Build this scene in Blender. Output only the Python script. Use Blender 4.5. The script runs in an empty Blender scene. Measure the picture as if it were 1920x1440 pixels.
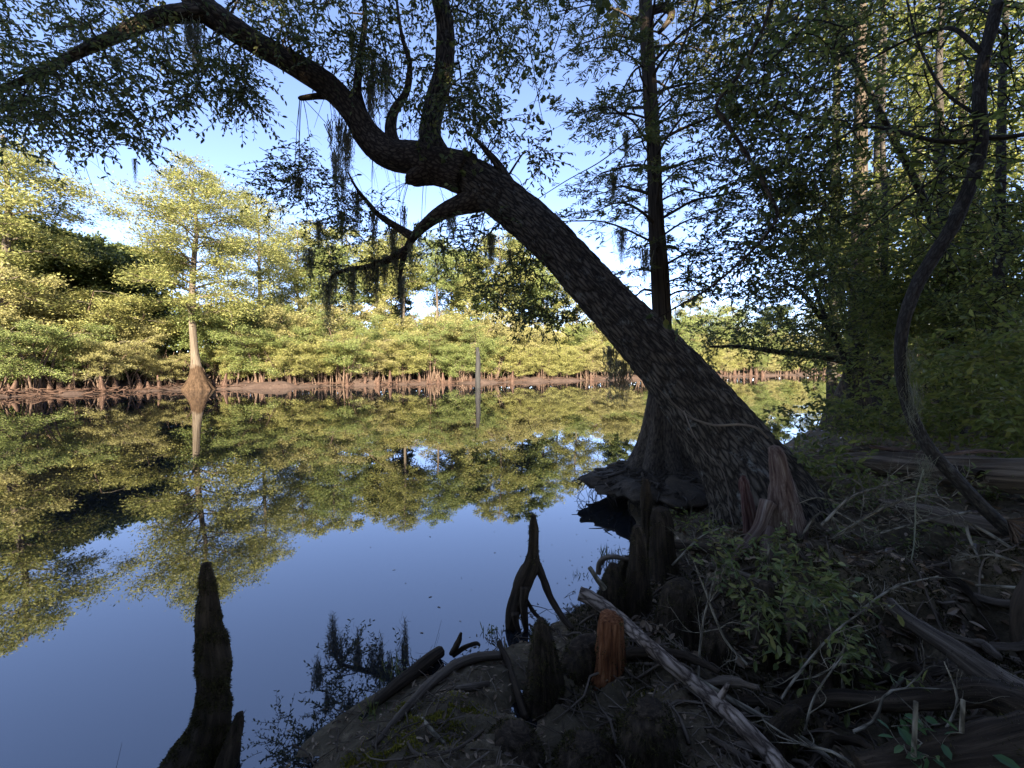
import bpy, math, random
import numpy as np
from mathutils import Vector, noise as mnoise
sc = bpy.context.scene
COL = sc.collection
PI = math.pi
UP = np.array([0., 0., 1.])

# ------------------------------------------------------------------ camera
FPX, CZ, PITCH = 780.0, 1.8, math.atan(30 / 780.0)
def P(px, py, d):
    """world point seen at photo pixel (px,py) at depth d metres"""
    u, v = (px - 960) / FPX, (720 - py) / FPX
    y = math.cos(PITCH) + v * math.sin(PITCH)
    z = -math.sin(PITCH) + v * math.cos(PITCH)
    t = d / y
    return np.array([u * t, d, CZ + z * t])
def G(px, py, z=0.0):
    """world point on the level z seen at photo pixel"""
    u, v = (px - 960) / FPX, (720 - py) / FPX
    y = math.cos(PITCH) + v * math.sin(PITCH)
    zz = -math.sin(PITCH) + v * math.cos(PITCH)
    t = (z - CZ) / zz
    return np.array([u * t, y * t, z])
cam = bpy.data.cameras.new('camera')
cam.sensor_width = 36; cam.lens = 36 * FPX / 1920; cam.clip_end = 3000; cam.clip_start = 0.02
co = bpy.data.objects.new('camera', cam); COL.objects.link(co)
co.location = (0, 0, CZ); co.rotation_euler = (PI / 2 - PITCH, 0, 0)
sc.camera = co

# ------------------------------------------------------------------ mesh helpers
class MB:
    def __init__(s): s.v = []; s.b = []; s.f4 = []; s.f3 = []; s.n = 0
    def add(s, v, f4=None, f3=None, bc=None):
        v = np.asarray(v, float)
        s.v.append(v); s.b.append(v if bc is None else bc)
        if f4 is not None and len(f4): s.f4.append(np.asarray(f4) + s.n)
        if f3 is not None and len(f3): s.f3.append(np.asarray(f3) + s.n)
        s.n += len(v)
    def build(s, name, mat, parent=None, smooth=True, bark=True):
        v = np.concatenate(s.v)
        off = np.array(parent.location) if parent is not None else np.zeros(3)
        if parent is not None and parent.parent is not None: off = off + np.array(parent.parent.location)
        f4 = np.concatenate(s.f4) if s.f4 else np.zeros((0, 4), int)
        f3 = np.concatenate(s.f3) if s.f3 else np.zeros((0, 3), int)
        me = bpy.data.meshes.new(name)
        me.vertices.add(len(v)); me.vertices.foreach_set('co', (v - off).astype(np.float32).ravel())
        li = np.concatenate([f4.ravel(), f3.ravel()]).astype(np.int32)
        me.loops.add(len(li)); me.loops.foreach_set('vertex_index', li)
        tot = np.concatenate([np.full(len(f4), 4), np.full(len(f3), 3)]).astype(np.int32)
        st = np.concatenate([[0], np.cumsum(tot)[:-1]]).astype(np.int32)
        me.polygons.add(len(tot)); me.polygons.foreach_set('loop_start', st)
        me.polygons.foreach_set('use_smooth', np.full(len(tot), smooth))
        me.update(calc_edges=True)
        if bark:
            a = me.attributes.new('barkco', 'FLOAT_VECTOR', 'POINT')
            a.data.foreach_set('vector', np.concatenate(s.b).astype(np.float32).ravel())
        me.materials.append(mat)
        o = bpy.data.objects.new(name, me); COL.objects.link(o)
        if parent is not None: o.parent = parent
        return o

def tag(o, label=None, cat=None, group=None, kind=None):
    if label: o['label'] = label
    if cat: o['category'] = cat
    if group: o['group'] = group
    if kind: o['kind'] = kind
    return o
def thing(name, loc, label, cat, group=None):
    o = bpy.data.objects.new(name, None); COL.objects.link(o)
    o.location = [float(q) for q in loc]; o.empty_display_size = 0.2
    return tag(o, label, cat, group)
def dup(root, loc, rz=0, s=1.0, label=None, group=None):
    r = root.copy(); COL.objects.link(r); r.location = [float(q) for q in loc]
    r.rotation_euler = (0, 0, rz); r.scale = (s, s, s) if not hasattr(s, '__len__') else s
    if label: r['label'] = label
    if group: r['group'] = group
    for ch in list(root.children):
        c = ch.copy(); COL.objects.link(c); c.parent = r
        for g in list(ch.children):
            d = g.copy(); COL.objects.link(d); d.parent = c
    return r

def unit(a):
    a = np.asarray(a, float); return a / (np.linalg.norm(a, axis=-1, keepdims=True) + 1e-9)
def catmull(p, n):
    p = np.asarray(p, float)
    if len(p) < 3:
        t = np.linspace(0, 1, n)[:, None]; return p[0] + (p[-1] - p[0]) * t
    q = np.vstack([2 * p[0] - p[1], p, 2 * p[-1] - p[-2]])
    t = np.linspace(0, len(p) - 1 - 1e-6, n); i = t.astype(int); f = (t - i)[:, None]
    a, b, c, d = q[i], q[i + 1], q[i + 2], q[i + 3]
    return .5 * (2 * b + (c - a) * f + (2 * a - 5 * b + 4 * c - d) * f ** 2 + (3 * b - a - 3 * c + d) * f ** 3)
def interp_r(r, n):
    r = np.asarray(r, float); return np.interp(np.linspace(0, 1, n), np.linspace(0, 1, len(r)), r)

def tube(mb, pts, rad, seg=6, n=None, rough=0.0, mod=None, cap=True, rng=None, disp=None):
    pts = np.asarray(pts, float)
    L = np.linalg.norm(np.diff(pts, axis=0), axis=1).sum()
    if n is None: n = max(3, min(60, int(len(pts) * 2.5)))
    c = catmull(pts, n)
    r = np.asarray(rad, float)
    if r.ndim == 0: r = np.full(2, float(r))
    r = catmull(np.c_[r, r, r], n)[:, 0] if len(r) > 2 else interp_r(r, n)
    r = np.maximum(r, 1e-4)
    tg = unit(np.gradient(c, axis=0))
    ref = np.array([0.31, 0.17, 0.93]) if abs(tg[0][2]) < .8 else np.array([0.93, 0.2, 0.1])
    nn = np.zeros_like(c); x = unit(np.cross(tg[0], ref)); nn[0] = x
    for i in range(1, n):
        x = x - tg[i] * x.dot(tg[i]); x = x / (math.sqrt(x.dot(x)) + 1e-9); nn[i] = x
    bb = np.cross(tg, nn)
    th = np.arange(seg) * 2 * PI / seg
    TH = np.broadcast_to(th, (n, seg)); T = np.broadcast_to(np.linspace(0, 1, n)[:, None], (n, seg))
    s = np.r_[0, np.cumsum(np.linalg.norm(np.diff(c, axis=0), axis=1))]
    m = np.ones((n, seg))
    if rough:
        rng = rng or np.random.default_rng(int(abs(pts[0][0] * 999 + pts[-1][2] * 77)) + 5)
        for k, w in ((1, 1.), (2, .9), (3, .7), (5, .5), (7, .3)):
            for q in range(2):
                m += rough * w * .35 * np.sin(k * TH + rng.uniform(0, 6.3) + s[:, None] / max(r.max(), .01) * rng.uniform(-.9, .9) * (1 + q))
    if mod is not None: m = m * mod(TH, T)
    R = r[:, None] * m
    ring = np.cos(TH)[..., None] * nn[:, None, :] + np.sin(TH)[..., None] * bb[:, None, :]
    bc = np.stack([np.cos(TH) * r[:, None], np.sin(TH) * r[:, None], np.broadcast_to(s[:, None], (n, seg)) + pts[0][0] * 3.7], -1)
    if disp is not None:
        R = R + disp(bc.reshape(-1, 3)).reshape(n, seg)
    v = c[:, None, :] + ring * R[..., None]
    i = np.arange(n - 1)[:, None] * seg; j = np.arange(seg)[None, :]; j2 = (j + 1) % seg
    f = np.stack([i + j, i + j2, i + seg + j2, i + seg + j], -1).reshape(-1, 4)
    V = v.reshape(-1, 3); B = bc.reshape(-1, 3); f3 = None
    if cap:
        base = n * seg
        V = np.vstack([V, c[-1] + tg[-1] * r[-1] * .5, c[0]]); B = np.vstack([B, B[-1], B[0]])
        e = (n - 1) * seg
        f3 = [[e + k, e + (k + 1) % seg, base] for k in range(seg)] + [[(k + 1) % seg, k, base + 1] for k in range(seg)]
    mb.add(V, f, f3, B)
    return c

class Leaves:
    def __init__(s): s.p = []; s.d = []; s.n = []; s.l = []; s.w = []
    def add(s, p, d, n, l, w):
        k = len(p)
        s.p.append(p); s.d.append(np.broadcast_to(d, (k, 3))); s.n.append(np.broadcast_to(n, (k, 3)))
        s.l.append(np.broadcast_to(l, (k,))); s.w.append(np.broadcast_to(w, (k,)))
    def count(s): return sum(len(q) for q in s.p)
    def build(s, name, mat, parent=None, shape='leaf', fold=.12, curl=.1):
        p = np.concatenate(s.p); d = unit(np.concatenate(s.d)); n = np.concatenate(s.n)
        l = np.concatenate(s.l)[:, None]; w = np.concatenate(s.w)[:, None]
        x = unit(np.cross(d, n)); n = np.cross(x, d)
        mb = MB(); k = len(p); i = np.arange(k)[:, None]
        if shape == 'dia':
            v = np.stack([p, p + d * l * .5 + x * w * .5, p + d * l, p + d * l * .5 - x * w * .5], 1).reshape(-1, 3)
            mb.add(v, i * 4 + np.array([[0, 1, 2, 3]]))
        elif shape == 'blade':
            v = np.stack([p + x * w * .5, p - x * w * .5, p + d * l], 1).reshape(-1, 3)
            mb.add(v, None, i * 3 + np.array([[0, 1, 2]]))
        else:
            a, b = (.28, .68) if shape == 'leaf' else (.12, .62)
            wa, wb = (.42, .44) if shape == 'leaf' else (.55, .5)
            h = n * w * fold; cu = -n * l * curl
            v = np.stack([p, p + d * l * a + x * w * wa + h, p + d * l * b + x * w * wb + h + cu * .4, p + d * l + cu,
                          p + d * l * b - x * w * wb + h + cu * .4, p + d * l * a - x * w * wa + h], 1).reshape(-1, 3)
            f = np.concatenate([i * 6 + np.array([[0, 1, 2, 3]]), i * 6 + np.array([[0, 3, 4, 5]])])
            mb.add(v, f)
        return mb.build(name, mat, parent, smooth=False, bark=False)

def rand_unit(rng, k):
    return unit(rng.normal(size=(k, 3)))
def in_poly(x, y, poly):
    r = np.zeros(len(x), bool); n = len(poly); j = n - 1
    for i in range(n):
        xi, yi = poly[i]; xj, yj = poly[j]
        c = ((yi > y) != (yj > y)) & (x < (xj - xi) * (y - yi) / (yj - yi + 1e-12) + xi)
        r ^= c; j = i
    return r
def sample_poly(rng, poly, k):
    q = np.array(poly, float); lo, hi = q.min(0), q.max(0); out = []
    while len(out) < k:
        t = rng.uniform(lo, hi, (k * 3, 2)); t = t[in_poly(t[:, 0], t[:, 1], poly)]
        out.extend(t.tolist())
    return out[:k]

# ------------------------------------------------------------------ materials
def new_mat(name):
    m = bpy.data.materials.new(name); m.use_nodes = True
    nt = m.node_tree; nt.nodes.clear()
    out = nt.nodes.new('ShaderNodeOutputMaterial')
    return m, nt, out
def N(nt, typ, **kw):
    n = nt.nodes.new(typ)
    for k, v in kw.items():
        if k.startswith('i_'):
            key = k[2:].replace('_', ' ')
            n.inputs[key].default_value = v
        else: setattr(n, k, v)
    return n
def ramp(nt, fac, stops):
    r = nt.nodes.new('ShaderNodeValToRGB')
    while len(r.color_ramp.elements) < len(stops): r.color_ramp.elements.new(.5)
    for e, (p, c) in zip(r.color_ramp.elements, stops): e.position = p; e.color = (*c, 1)
    nt.links.new(fac, r.inputs[0]); return r
def mapped(nt, src, scale):
    m = N(nt, 'ShaderNodeMapping'); m.inputs['Scale'].default_value = scale
    nt.links.new(src, m.inputs['Vector']); return m.outputs[0]

def leaf_mat(name, c1, c2, c3, trans=.35, rough=.45, spec=.3):
    m, nt, out = new_mat(name)
    g = N(nt, 'ShaderNodeNewGeometry')
    r = ramp(nt, g.outputs['Random Per Island'], [(0, c1), (.55, c2), (1, c3)])
    b = N(nt, 'ShaderNodeBsdfPrincipled'); b.inputs['Roughness'].default_value = rough
    b.inputs['Specular IOR Level'].default_value = spec
    t = N(nt, 'ShaderNodeBsdfTranslucent'); mx = N(nt, 'ShaderNodeMixShader'); mx.inputs[0].default_value = trans
    nt.links.new(r.outputs[0], b.inputs['Base Color']); nt.links.new(r.outputs[0], t.inputs['Color'])
    nt.links.new(b.outputs[0], mx.inputs[1]); nt.links.new(t.outputs[0], mx.inputs[2])
    nt.links.new(mx.outputs[0], out.inputs[0])
    return m

def bark_mat(name, dark, mid, light, scale=14., stretch=.3, bump=.02, lichen=None, lichen_amt=.0, tide=None, moss=None, wood=False):
    """furrowed bark in the tube's own coordinates (round the limb, along the limb)"""
    m, nt, out = new_mat(name)
    at = N(nt, 'ShaderNodeAttribute', attribute_name='barkco')
    vec = mapped(nt, at.outputs['Vector'], (scale, scale, scale * stretch))
    n0 = N(nt, 'ShaderNodeTexNoise', i_Scale=1.3, i_Detail=6.0, i_Roughness=.62); nt.links.new(vec, n0.inputs['Vector'])
    add = N(nt, 'ShaderNodeMixRGB', blend_type='ADD'); add.inputs[0].default_value = 1.5 if lichen else .9
    nt.links.new(vec, add.inputs[1]); nt.links.new(n0.outputs['Color'], add.inputs[2])
    vo = N(nt, 'ShaderNodeTexVoronoi', feature='DISTANCE_TO_EDGE', i_Scale=1.0); nt.links.new(add.outputs[0], vo.inputs['Vector'])
    crack = N(nt, 'ShaderNodeMapRange'); crack.inputs[1].default_value = 0.; crack.inputs[2].default_value = .28
    nt.links.new(vo.outputs['Distance'], crack.inputs[0])
    mul = N(nt, 'ShaderNodeMath', operation='MULTIPLY'); nt.links.new(crack.outputs[0], mul.inputs[0]); nt.links.new(n0.outputs['Fac'], mul.inputs[1])
    if wood:      # long fibres instead of plates
        vec2 = mapped(nt, at.outputs['Vector'], (scale * 2.2, scale * 2.2, scale * stretch * .9))
        mul = N(nt, 'ShaderNodeTexNoise', i_Scale=1.0, i_Detail=7.0, i_Roughness=.68, i_Distortion=.35); nt.links.new(vec2, mul.inputs['Vector'])
        r = ramp(nt, mul.outputs['Fac'], [(.34, dark), (.5, mid), (.68, light)])
    else:
        r = ramp(nt, mul.outputs[0], [(.02, dark), (.35, mid), (.75, light)])  # dark furrows: crevice shade put into the colour, with slight bark tone variation
    colr = r.outputs[0]
    if lichen:
        tc = N(nt, 'ShaderNodeNewGeometry')
        nl = N(nt, 'ShaderNodeTexNoise', i_Scale=5.5, i_Detail=8.0, i_Roughness=.75); nt.links.new(tc.outputs['Position'], nl.inputs['Vector'])
        rl = ramp(nt, nl.outputs['Fac'], [(.56 - lichen_amt * .1, (0, 0, 0)), (.66 - lichen_amt * .1, (.75, .75, .75))])
        mm = N(nt, 'ShaderNodeMixRGB'); nt.links.new(rl.outputs[0], mm.inputs[0]); nt.links.new(colr, mm.inputs[1])
        mm.inputs[2].default_value = (*lichen, 1); colr = mm.outputs[0]
    if moss:
        tc = N(nt, 'ShaderNodeNewGeometry')
        nl = N(nt, 'ShaderNodeTexNoise', i_Scale=2.2, i_Detail=5.0, i_Roughness=.6); nt.links.new(tc.outputs['Position'], nl.inputs['Vector'])
        rl = ramp(nt, nl.outputs['Fac'], [(.45, (0, 0, 0)), (.6, (.9, .9, .9))])
        mm = N(nt, 'ShaderNodeMixRGB'); nt.links.new(rl.outputs[0], mm.inputs[0]); nt.links.new(colr, mm.inputs[1])
        mm.inputs[2].default_value = (*moss, 1); colr = mm.outputs[0]
    if tide:   # flood line: bark stained brown below the level (tide colour, world height)
        tc = N(nt, 'ShaderNodeNewGeometry'); sp = N(nt, 'ShaderNodeSeparateXYZ'); nt.links.new(tc.outputs['Position'], sp.inputs[0])
        nz = N(nt, 'ShaderNodeTexNoise', i_Scale=1.5); nt.links.new(tc.outputs['Position'], nz.inputs['Vector'])
        ad = N(nt, 'ShaderNodeMath', operation='ADD'); nt.links.new(sp.outputs[2], ad.inputs[0]); nt.links.new(nz.outputs['Fac'], ad.inputs[1])
        mr = N(nt, 'ShaderNodeMapRange'); mr.inputs[1].default_value = tide[1] + .35; mr.inputs[2].default_value = tide[1] + .65
        nt.links.new(ad.outputs[0], mr.inputs[0])
        mm = N(nt, 'ShaderNodeMixRGB', blend_type='MULTIPLY'); mm.inputs[0].default_value = 1; nt.links.new(colr, mm.inputs[1]); mm.inputs[2].default_value = (*tide[0], 1)
        m2 = N(nt, 'ShaderNodeMixRGB'); nt.links.new(mr.outputs[0], m2.inputs[0]); nt.links.new(mm.outputs[0], m2.inputs[1]); nt.links.new(colr, m2.inputs[2])
        colr = m2.outputs[0]
    b = N(nt, 'ShaderNodeBsdfPrincipled'); b.inputs['Roughness'].default_value = .9; b.inputs['Specular IOR Level'].default_value = .15
    bp = N(nt, 'ShaderNodeBump'); bp.inputs['Strength'].default_value = .9; bp.inputs['Distance'].default_value = bump
    nt.links.new(mul.outputs[0], bp.inputs['Height']); nt.links.new(bp.outputs[0], b.inputs['Normal'])
    nt.links.new(colr, b.inputs['Base Color']); nt.links.new(b.outputs[0], out.inputs[0])
    return m

def ground_mat(name, cols, scale=3., bump=.03, rough=.9):
    m, nt, out = new_mat(name)
    g = N(nt, 'ShaderNodeNewGeometry')
    n1 = N(nt, 'ShaderNodeTexNoise', i_Scale=scale, i_Detail=8.0, i_Roughness=.65); nt.links.new(g.outputs['Position'], n1.inputs['Vector'])
    n2 = N(nt, 'ShaderNodeTexNoise', i_Scale=scale * 9, i_Detail=8.0, i_Roughness=.7); nt.links.new(g.outputs['Position'], n2.inputs['Vector'])
    mx = N(nt, 'ShaderNodeMixRGB'); mx.inputs[0].default_value = .5; nt.links.new(n1.outputs['Fac'], mx.inputs[1]); nt.links.new(n2.outputs['Fac'], mx.inputs[2])
    r = ramp(nt, mx.outputs[0], [(.3 + .4 * i / (len(cols) - 1), c) for i, c in enumerate(cols)])
    b = N(nt, 'ShaderNodeBsdfPrincipled'); b.inputs['Roughness'].default_value = rough; b.inputs['Specular IOR Level'].default_value = .25
    bp = N(nt, 'ShaderNodeBump'); bp.inputs['Strength'].default_value = .8; bp.inputs['Distance'].default_value = bump
    nt.links.new(mx.outputs[0], bp.inputs['Height']); nt.links.new(bp.outputs[0], b.inputs['Normal'])
    nt.links.new(r.outputs[0], b.inputs['Base Color']); nt.links.new(b.outputs[0], out.inputs[0])
    return m

M = {}
M['leaf_oak'] = leaf_mat('broad_leaf', (0.0552, 0.0762, 0.0234), (0.112, 0.13, 0.0351), (0.207, 0.19, 0.0468), trans=.45)
M['leaf_under'] = leaf_mat('understorey_leaf', (0.102, 0.125, 0.0281), (0.175, 0.199, 0.041), (0.277, 0.265, 0.0585), trans=.5)
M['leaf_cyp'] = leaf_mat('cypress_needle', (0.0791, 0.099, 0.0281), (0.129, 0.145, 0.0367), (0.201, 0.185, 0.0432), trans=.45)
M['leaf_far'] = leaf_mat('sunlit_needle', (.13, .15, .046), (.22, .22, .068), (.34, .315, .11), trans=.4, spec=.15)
M['leaf_bush'] = leaf_mat('bush_leaf', (.15, .16, .05), (.25, .24, .075), (.38, .345, .125), trans=.35, spec=.15)
M['leaf_bush_green'] = leaf_mat('green_bush_leaf', (.10, .135, .042), (.17, .20, .06), (.28, .29, .10), trans=.35, spec=.15)
M['leaf_bush_pale'] = leaf_mat('pale_bush_leaf', (.18, .17, .065), (.28, .255, .095), (.40, .355, .15), trans=.35, spec=.15)
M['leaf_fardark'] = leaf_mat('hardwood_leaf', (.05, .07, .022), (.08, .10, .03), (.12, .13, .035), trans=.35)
M['leaf_wood'] = leaf_mat('wood_leaf', (0.027, 0.045, 0.018), (0.0405, 0.0585, 0.0198), (0.054, 0.072, 0.027), trans=.2)
M['leaf_shrub'] = leaf_mat('shrub_leaf', (0.09, 0.112, 0.0306), (0.15, 0.166, 0.0408), (0.256, 0.224, 0.0612), trans=.3)
M['leaf_green'] = leaf_mat('seedling_leaf', (.05, .10, .035), (.08, .14, .05), (.12, .17, .06), trans=.3)
M['litter'] = leaf_mat('dead_leaf', (0.0655, 0.0369, 0.0179), (0.159, 0.0955, 0.049), (0.373, 0.255, 0.144), trans=.1)
M['moss'] = leaf_mat('moss_tuft', (0.0228, 0.0202, 0.00913), (0.0488, 0.0415, 0.0152), (0.106, 0.0857, 0.0264), trans=.2, spec=.05)
M['moss_bright'] = leaf_mat('ground_moss', (0.0975, 0.0937, 0.0142), (0.179, 0.161, 0.0224), (0.293, 0.24, 0.0355), trans=.3, spec=.05)
M['hair_moss'] = leaf_mat('hanging_moss', (0.136, 0.13, 0.0763), (0.218, 0.203, 0.122), (0.326, 0.295, 0.18), trans=.25, spec=.1)
M['bark_oak'] = bark_mat('furrowed_bark', (.02, .0145, .0095), (.09, .068, .046), (.18, .145, .104), scale=26, stretch=.2, bump=.03, lichen=(.22, .21, .175), lichen_amt=-.15)
M['bark_limb'] = bark_mat('limb_bark', (0.025, 0.0175, 0.0109), (0.075, 0.0536, 0.0343), (0.163, 0.124, 0.078), scale=24, stretch=.35, bump=.015)
M['bark_cyp'] = bark_mat('fibrous_bark', (0.018, 0.0135, 0.00959), (0.0675, 0.0507, 0.0355), (0.144, 0.11, 0.0778), scale=22, stretch=.07, bump=.02, wood=True)
M['bark_pale'] = bark_mat('pale_bark', (0.0459, 0.032, 0.0213), (0.111, 0.0866, 0.0608), (0.177, 0.14, 0.103), scale=5, stretch=.08, bump=.05, tide=((0.433, 0.339, 0.268), 1.9), wood=True)
M['bark_twig'] = bark_mat('pale_twig', (.09, .075, .05), (.22, .19, .13), (.34, .30, .21), scale=12, stretch=.3, bump=.01)
M['bark_stem'] = bark_mat('bush_stem', (.03, .02, .014), (.10, .065, .045), (.20, .14, .10), scale=8, stretch=.2, bump=.02, wood=True)
M['bark_grey'] = bark_mat('grey_bark', (0.0244, 0.0195, 0.0148), (0.0488, 0.0405, 0.0315), (0.0775, 0.0661, 0.0509), scale=60, stretch=.25, bump=.005, lichen=(0.146, 0.134, 0.108), lichen_amt=.0)
M['wood_dead'] = bark_mat('weathered_wood', (0.0325, 0.0228, 0.0152), (0.114, 0.0831, 0.0558), (0.244, 0.185, 0.127), scale=18, stretch=.08, bump=.012, wood=True)
M['knee'] = bark_mat('knee_bark', (0.0163, 0.0107, 0.00608), (0.0423, 0.0281, 0.0163), (0.0975, 0.0657, 0.0385), scale=16, stretch=.1, bump=.02, wood=True)
M['knee_far'] = bark_mat('knee_bark_red', (0.0186, 0.00992, 0.00682), (0.062, 0.036, 0.0248), (0.124, 0.0775, 0.0546), scale=9, stretch=.1, bump=.03, wood=True)
M['stump_pale'] = bark_mat('stripped_wood', (0.0439, 0.022, 0.0157), (0.127, 0.0794, 0.0568), (0.254, 0.198, 0.146), scale=20, stretch=.05, bump=.012, wood=True)
M['stump_red'] = bark_mat('red_wood', (0.0343, 0.016, 0.0123), (0.0978, 0.045, 0.0333), (0.196, 0.13, 0.0997), scale=22, stretch=.06, bump=.015, wood=True)
M['stump_rot'] = bark_mat('rotten_orange_wood', (0.045, 0.015, 0.0064), (0.18, 0.0615, 0.0208), (0.345, 0.15, 0.064), scale=26, stretch=.12, bump=.02, wood=True)
M['birchy'] = bark_mat('peeling_bark', (0.0691, 0.0466, 0.0317), (0.304, 0.222, 0.155), (0.497, 0.373, 0.27), scale=30, stretch=.3, bump=.006, lichen=(0.139, 0.087, 0.0559), lichen_amt=-.1)
M['twig_grey'] = bark_mat('bare_twig', (0.0806, 0.064, 0.0413), (0.222, 0.18, 0.118), (0.363, 0.3, 0.207), scale=30, stretch=.3, bump=.004)
M['snag_grey'] = bark_mat('snag_wood', (.012, .0115, .011), (.03, .0285, .027), (.055, .053, .05), scale=9, stretch=.08, bump=.02, wood=True)
M['mud'] = ground_mat('bank_mud', [(0.039, 0.0281, 0.0142), (0.101, 0.0723, 0.0376), (0.26, 0.187, 0.101)], scale=2.4, bump=.05)
M['mud_far'] = ground_mat('red_mud', [(0.0298, 0.0184, 0.014), (0.068, 0.0432, 0.032), (0.128, 0.0902, 0.068)], scale=.8, bump=.1)
M['root_soil'] = ground_mat('root_mat_soil', [(0.0228, 0.0161, 0.00913), (0.065, 0.0455, 0.0274), (0.163, 0.114, 0.071)], scale=6, bump=.04)

def water_mat():
    m, nt, out = new_mat('river_water')
    g = N(nt, 'ShaderNodeNewGeometry')
    mp = mapped(nt, g.outputs['Position'], (.35, 1.1, 1))
    n1 = N(nt, 'ShaderNodeTexNoise', i_Scale=1.2, i_Detail=3.0); nt.links.new(mp, n1.inputs['Vector'])
    bp = N(nt, 'ShaderNodeBump'); bp.inputs['Strength'].default_value = .014; bp.inputs['Distance'].default_value = .02
    nt.links.new(n1.outputs['Fac'], bp.inputs['Height'])
    d = N(nt, 'ShaderNodeBsdfDiffuse'); d.inputs['Color'].default_value = (.012, .013, .014, 1)
    gl = N(nt, 'ShaderNodeBsdfGlossy'); gl.inputs['Roughness'].default_value = .012; gl.inputs['Color'].default_value = (1, 1, 1, 1)
    fr = N(nt, 'ShaderNodeFresnel'); fr.inputs['IOR'].default_value = 2.55
    nt.links.new(bp.outputs[0], gl.inputs['Normal'])
    mx = N(nt, 'ShaderNodeMixShader'); nt.links.new(fr.outputs[0], mx.inputs[0]); nt.links.new(d.outputs[0], mx.inputs[1]); nt.links.new(gl.outputs[0], mx.inputs[2])
    nt.links.new(mx.outputs[0], out.inputs[0]); return m
M['water'] = water_mat()

# ------------------------------------------------------------------ light
SUN_EL, SUN_AZ = math.radians(25), math.radians(176)   # azimuth clockwise from +Y: behind the camera
w = bpy.data.worlds.new('World'); sc.world = w; w.use_nodes = True
nt = w.node_tree; nt.nodes.clear()
sky = nt.nodes.new('ShaderNodeTexSky'); sky.sky_type = 'NISHITA'; sky.sun_disc = False
sky.sun_elevation = SUN_EL; sky.sun_rotation = SUN_AZ; sky.air_density = .5; sky.dust_density = 0; sky.ozone_density = 2.6
bg = nt.nodes.new('ShaderNodeBackground'); bg.inputs[1].default_value = .104
wo = nt.nodes.new('ShaderNodeOutputWorld'); tint = nt.nodes.new('ShaderNodeMixRGB'); tint.blend_type = 'MULTIPLY'; tint.inputs[0].default_value = 1; tint.inputs[2].default_value = (1.25, 1.03, .97, 1); nt.links.new(sky.outputs[0], tint.inputs[1]); nt.links.new(tint.outputs[0], bg.inputs[0]); nt.links.new(bg.outputs[0], wo.inputs[0])
sd = np.array([math.sin(SUN_AZ) * math.cos(SUN_EL), math.cos(SUN_AZ) * math.cos(SUN_EL), math.sin(SUN_EL)])
sl = bpy.data.lights.new('sun', 'SUN'); sl.energy = 5.0; sl.angle = math.radians(.53); sl.color = (1, .89, .72)
so = bpy.data.objects.new('sun', sl); COL.objects.link(so); so.location = sd * 60
so.rotation_euler = Vector(-sd).to_track_quat('-Z', 'Y').to_euler()
sc.view_settings.view_transform = 'Standard'; sc.view_settings.look = 'None'; sc.view_settings.exposure = 2.65; sc.view_settings.gamma = 1
sc.cycles.max_bounces = 8; sc.cycles.transparent_max_bounces = 4; sc.cycles.use_denoising = True

# ------------------------------------------------------------------ terrain
def fbm(x, y, seed=0, f0=1., octs=5):
    rng = np.random.default_rng(seed); z = np.zeros_like(x); a = 1.
    for o in range(octs):
        for k in range(4):
            t = rng.uniform(0, 2 * PI); f = f0 * rng.uniform(.7, 1.4)
            z += a * .5 * np.sin((x * math.cos(t) + y * math.sin(t)) * f * 2 * PI + rng.uniform(0, 6.3))
        a *= .55; f0 *= 2.05
    return z
LAND = [(-1.05, 1.75), (-.98, 1.98), (-.66, 2.34), (-.44, 2.62), (-.04, 2.87), (.51, 3.30), (.95, 3.68), (1.25, 4.15), (1.45, 4.8), (1.5, 5.4), (1.75, 6.1),
        (2.7, 6.7), (4.0, 7.4), (5.3, 8.5), (7.0, 10.4), (9.2, 12.6), (12, 15), (17, 19.5), (27, 29), (45, 46), (120, 110), (120, -40), (-40, -40),
        (-40, -9), (-9, -3), (-3, -.6), (-1.5, 1.0)]
CTRL = [(700, 1400, .07), (620, 1430, .03), (800, 1300, .07), (900, 1290, .11), (900, 1400, .15), (1000, 1320, .16), (1050, 1430, .22), (1000, 1200, .05), (1080, 1230, .2),
        (1150, 1350, .24), (1120, 1130, .12), (1200, 1180, .24), (1300, 1220, .16), (1270, 1090, .22), (1250, 1020, .10), (1290, 985, .12), (1400, 1010, .42),
        (1470, 1000, .52), (1560, 1050, .56), (1600, 900, .62), (1600, 840, .60), (1700, 1060, .58), (1900, 1010, .72), (1750, 880, .66), (1500, 1150, .46),
        (1500, 1300, .25), (1420, 1230, .22), (1620, 1180, .42), (1700, 1290, .12), (1820, 1140, .16), (1870, 1240, .3), (1900, 1390, .42), (1700, 1430, .3), (1400, 1420, .22), (1250, 1420, .25), (1560, 1420, .24)]
CT = np.array([G(a, b, max(.03, c - .11) if (b >= 1090 and a >= 1000) else c) for a, b, c in CTRL])
def land_sd(x, y):
    q = np.array(LAND, float); d = np.full(x.shape, 1e9)
    for i in range(len(q)):
        a = q[i]; b = q[(i + 1) % len(q)]; ab = b - a
        t = np.clip(((x - a[0]) * ab[0] + (y - a[1]) * ab[1]) / ab.dot(ab), 0, 1)
        d = np.minimum(d, np.hypot(x - a[0] - t * ab[0], y - a[1] - t * ab[1]))
    ins = in_poly(x.ravel(), y.ravel(), LAND).reshape(x.shape)
    return np.where(ins, d, -d)
def base_h(s):
    return np.where(s > 0, .62 * (1 - np.exp(-s / 1.6)), np.maximum(s * .6, -.5))
CB = base_h(land_sd(CT[:, 0], CT[:, 1]))
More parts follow.
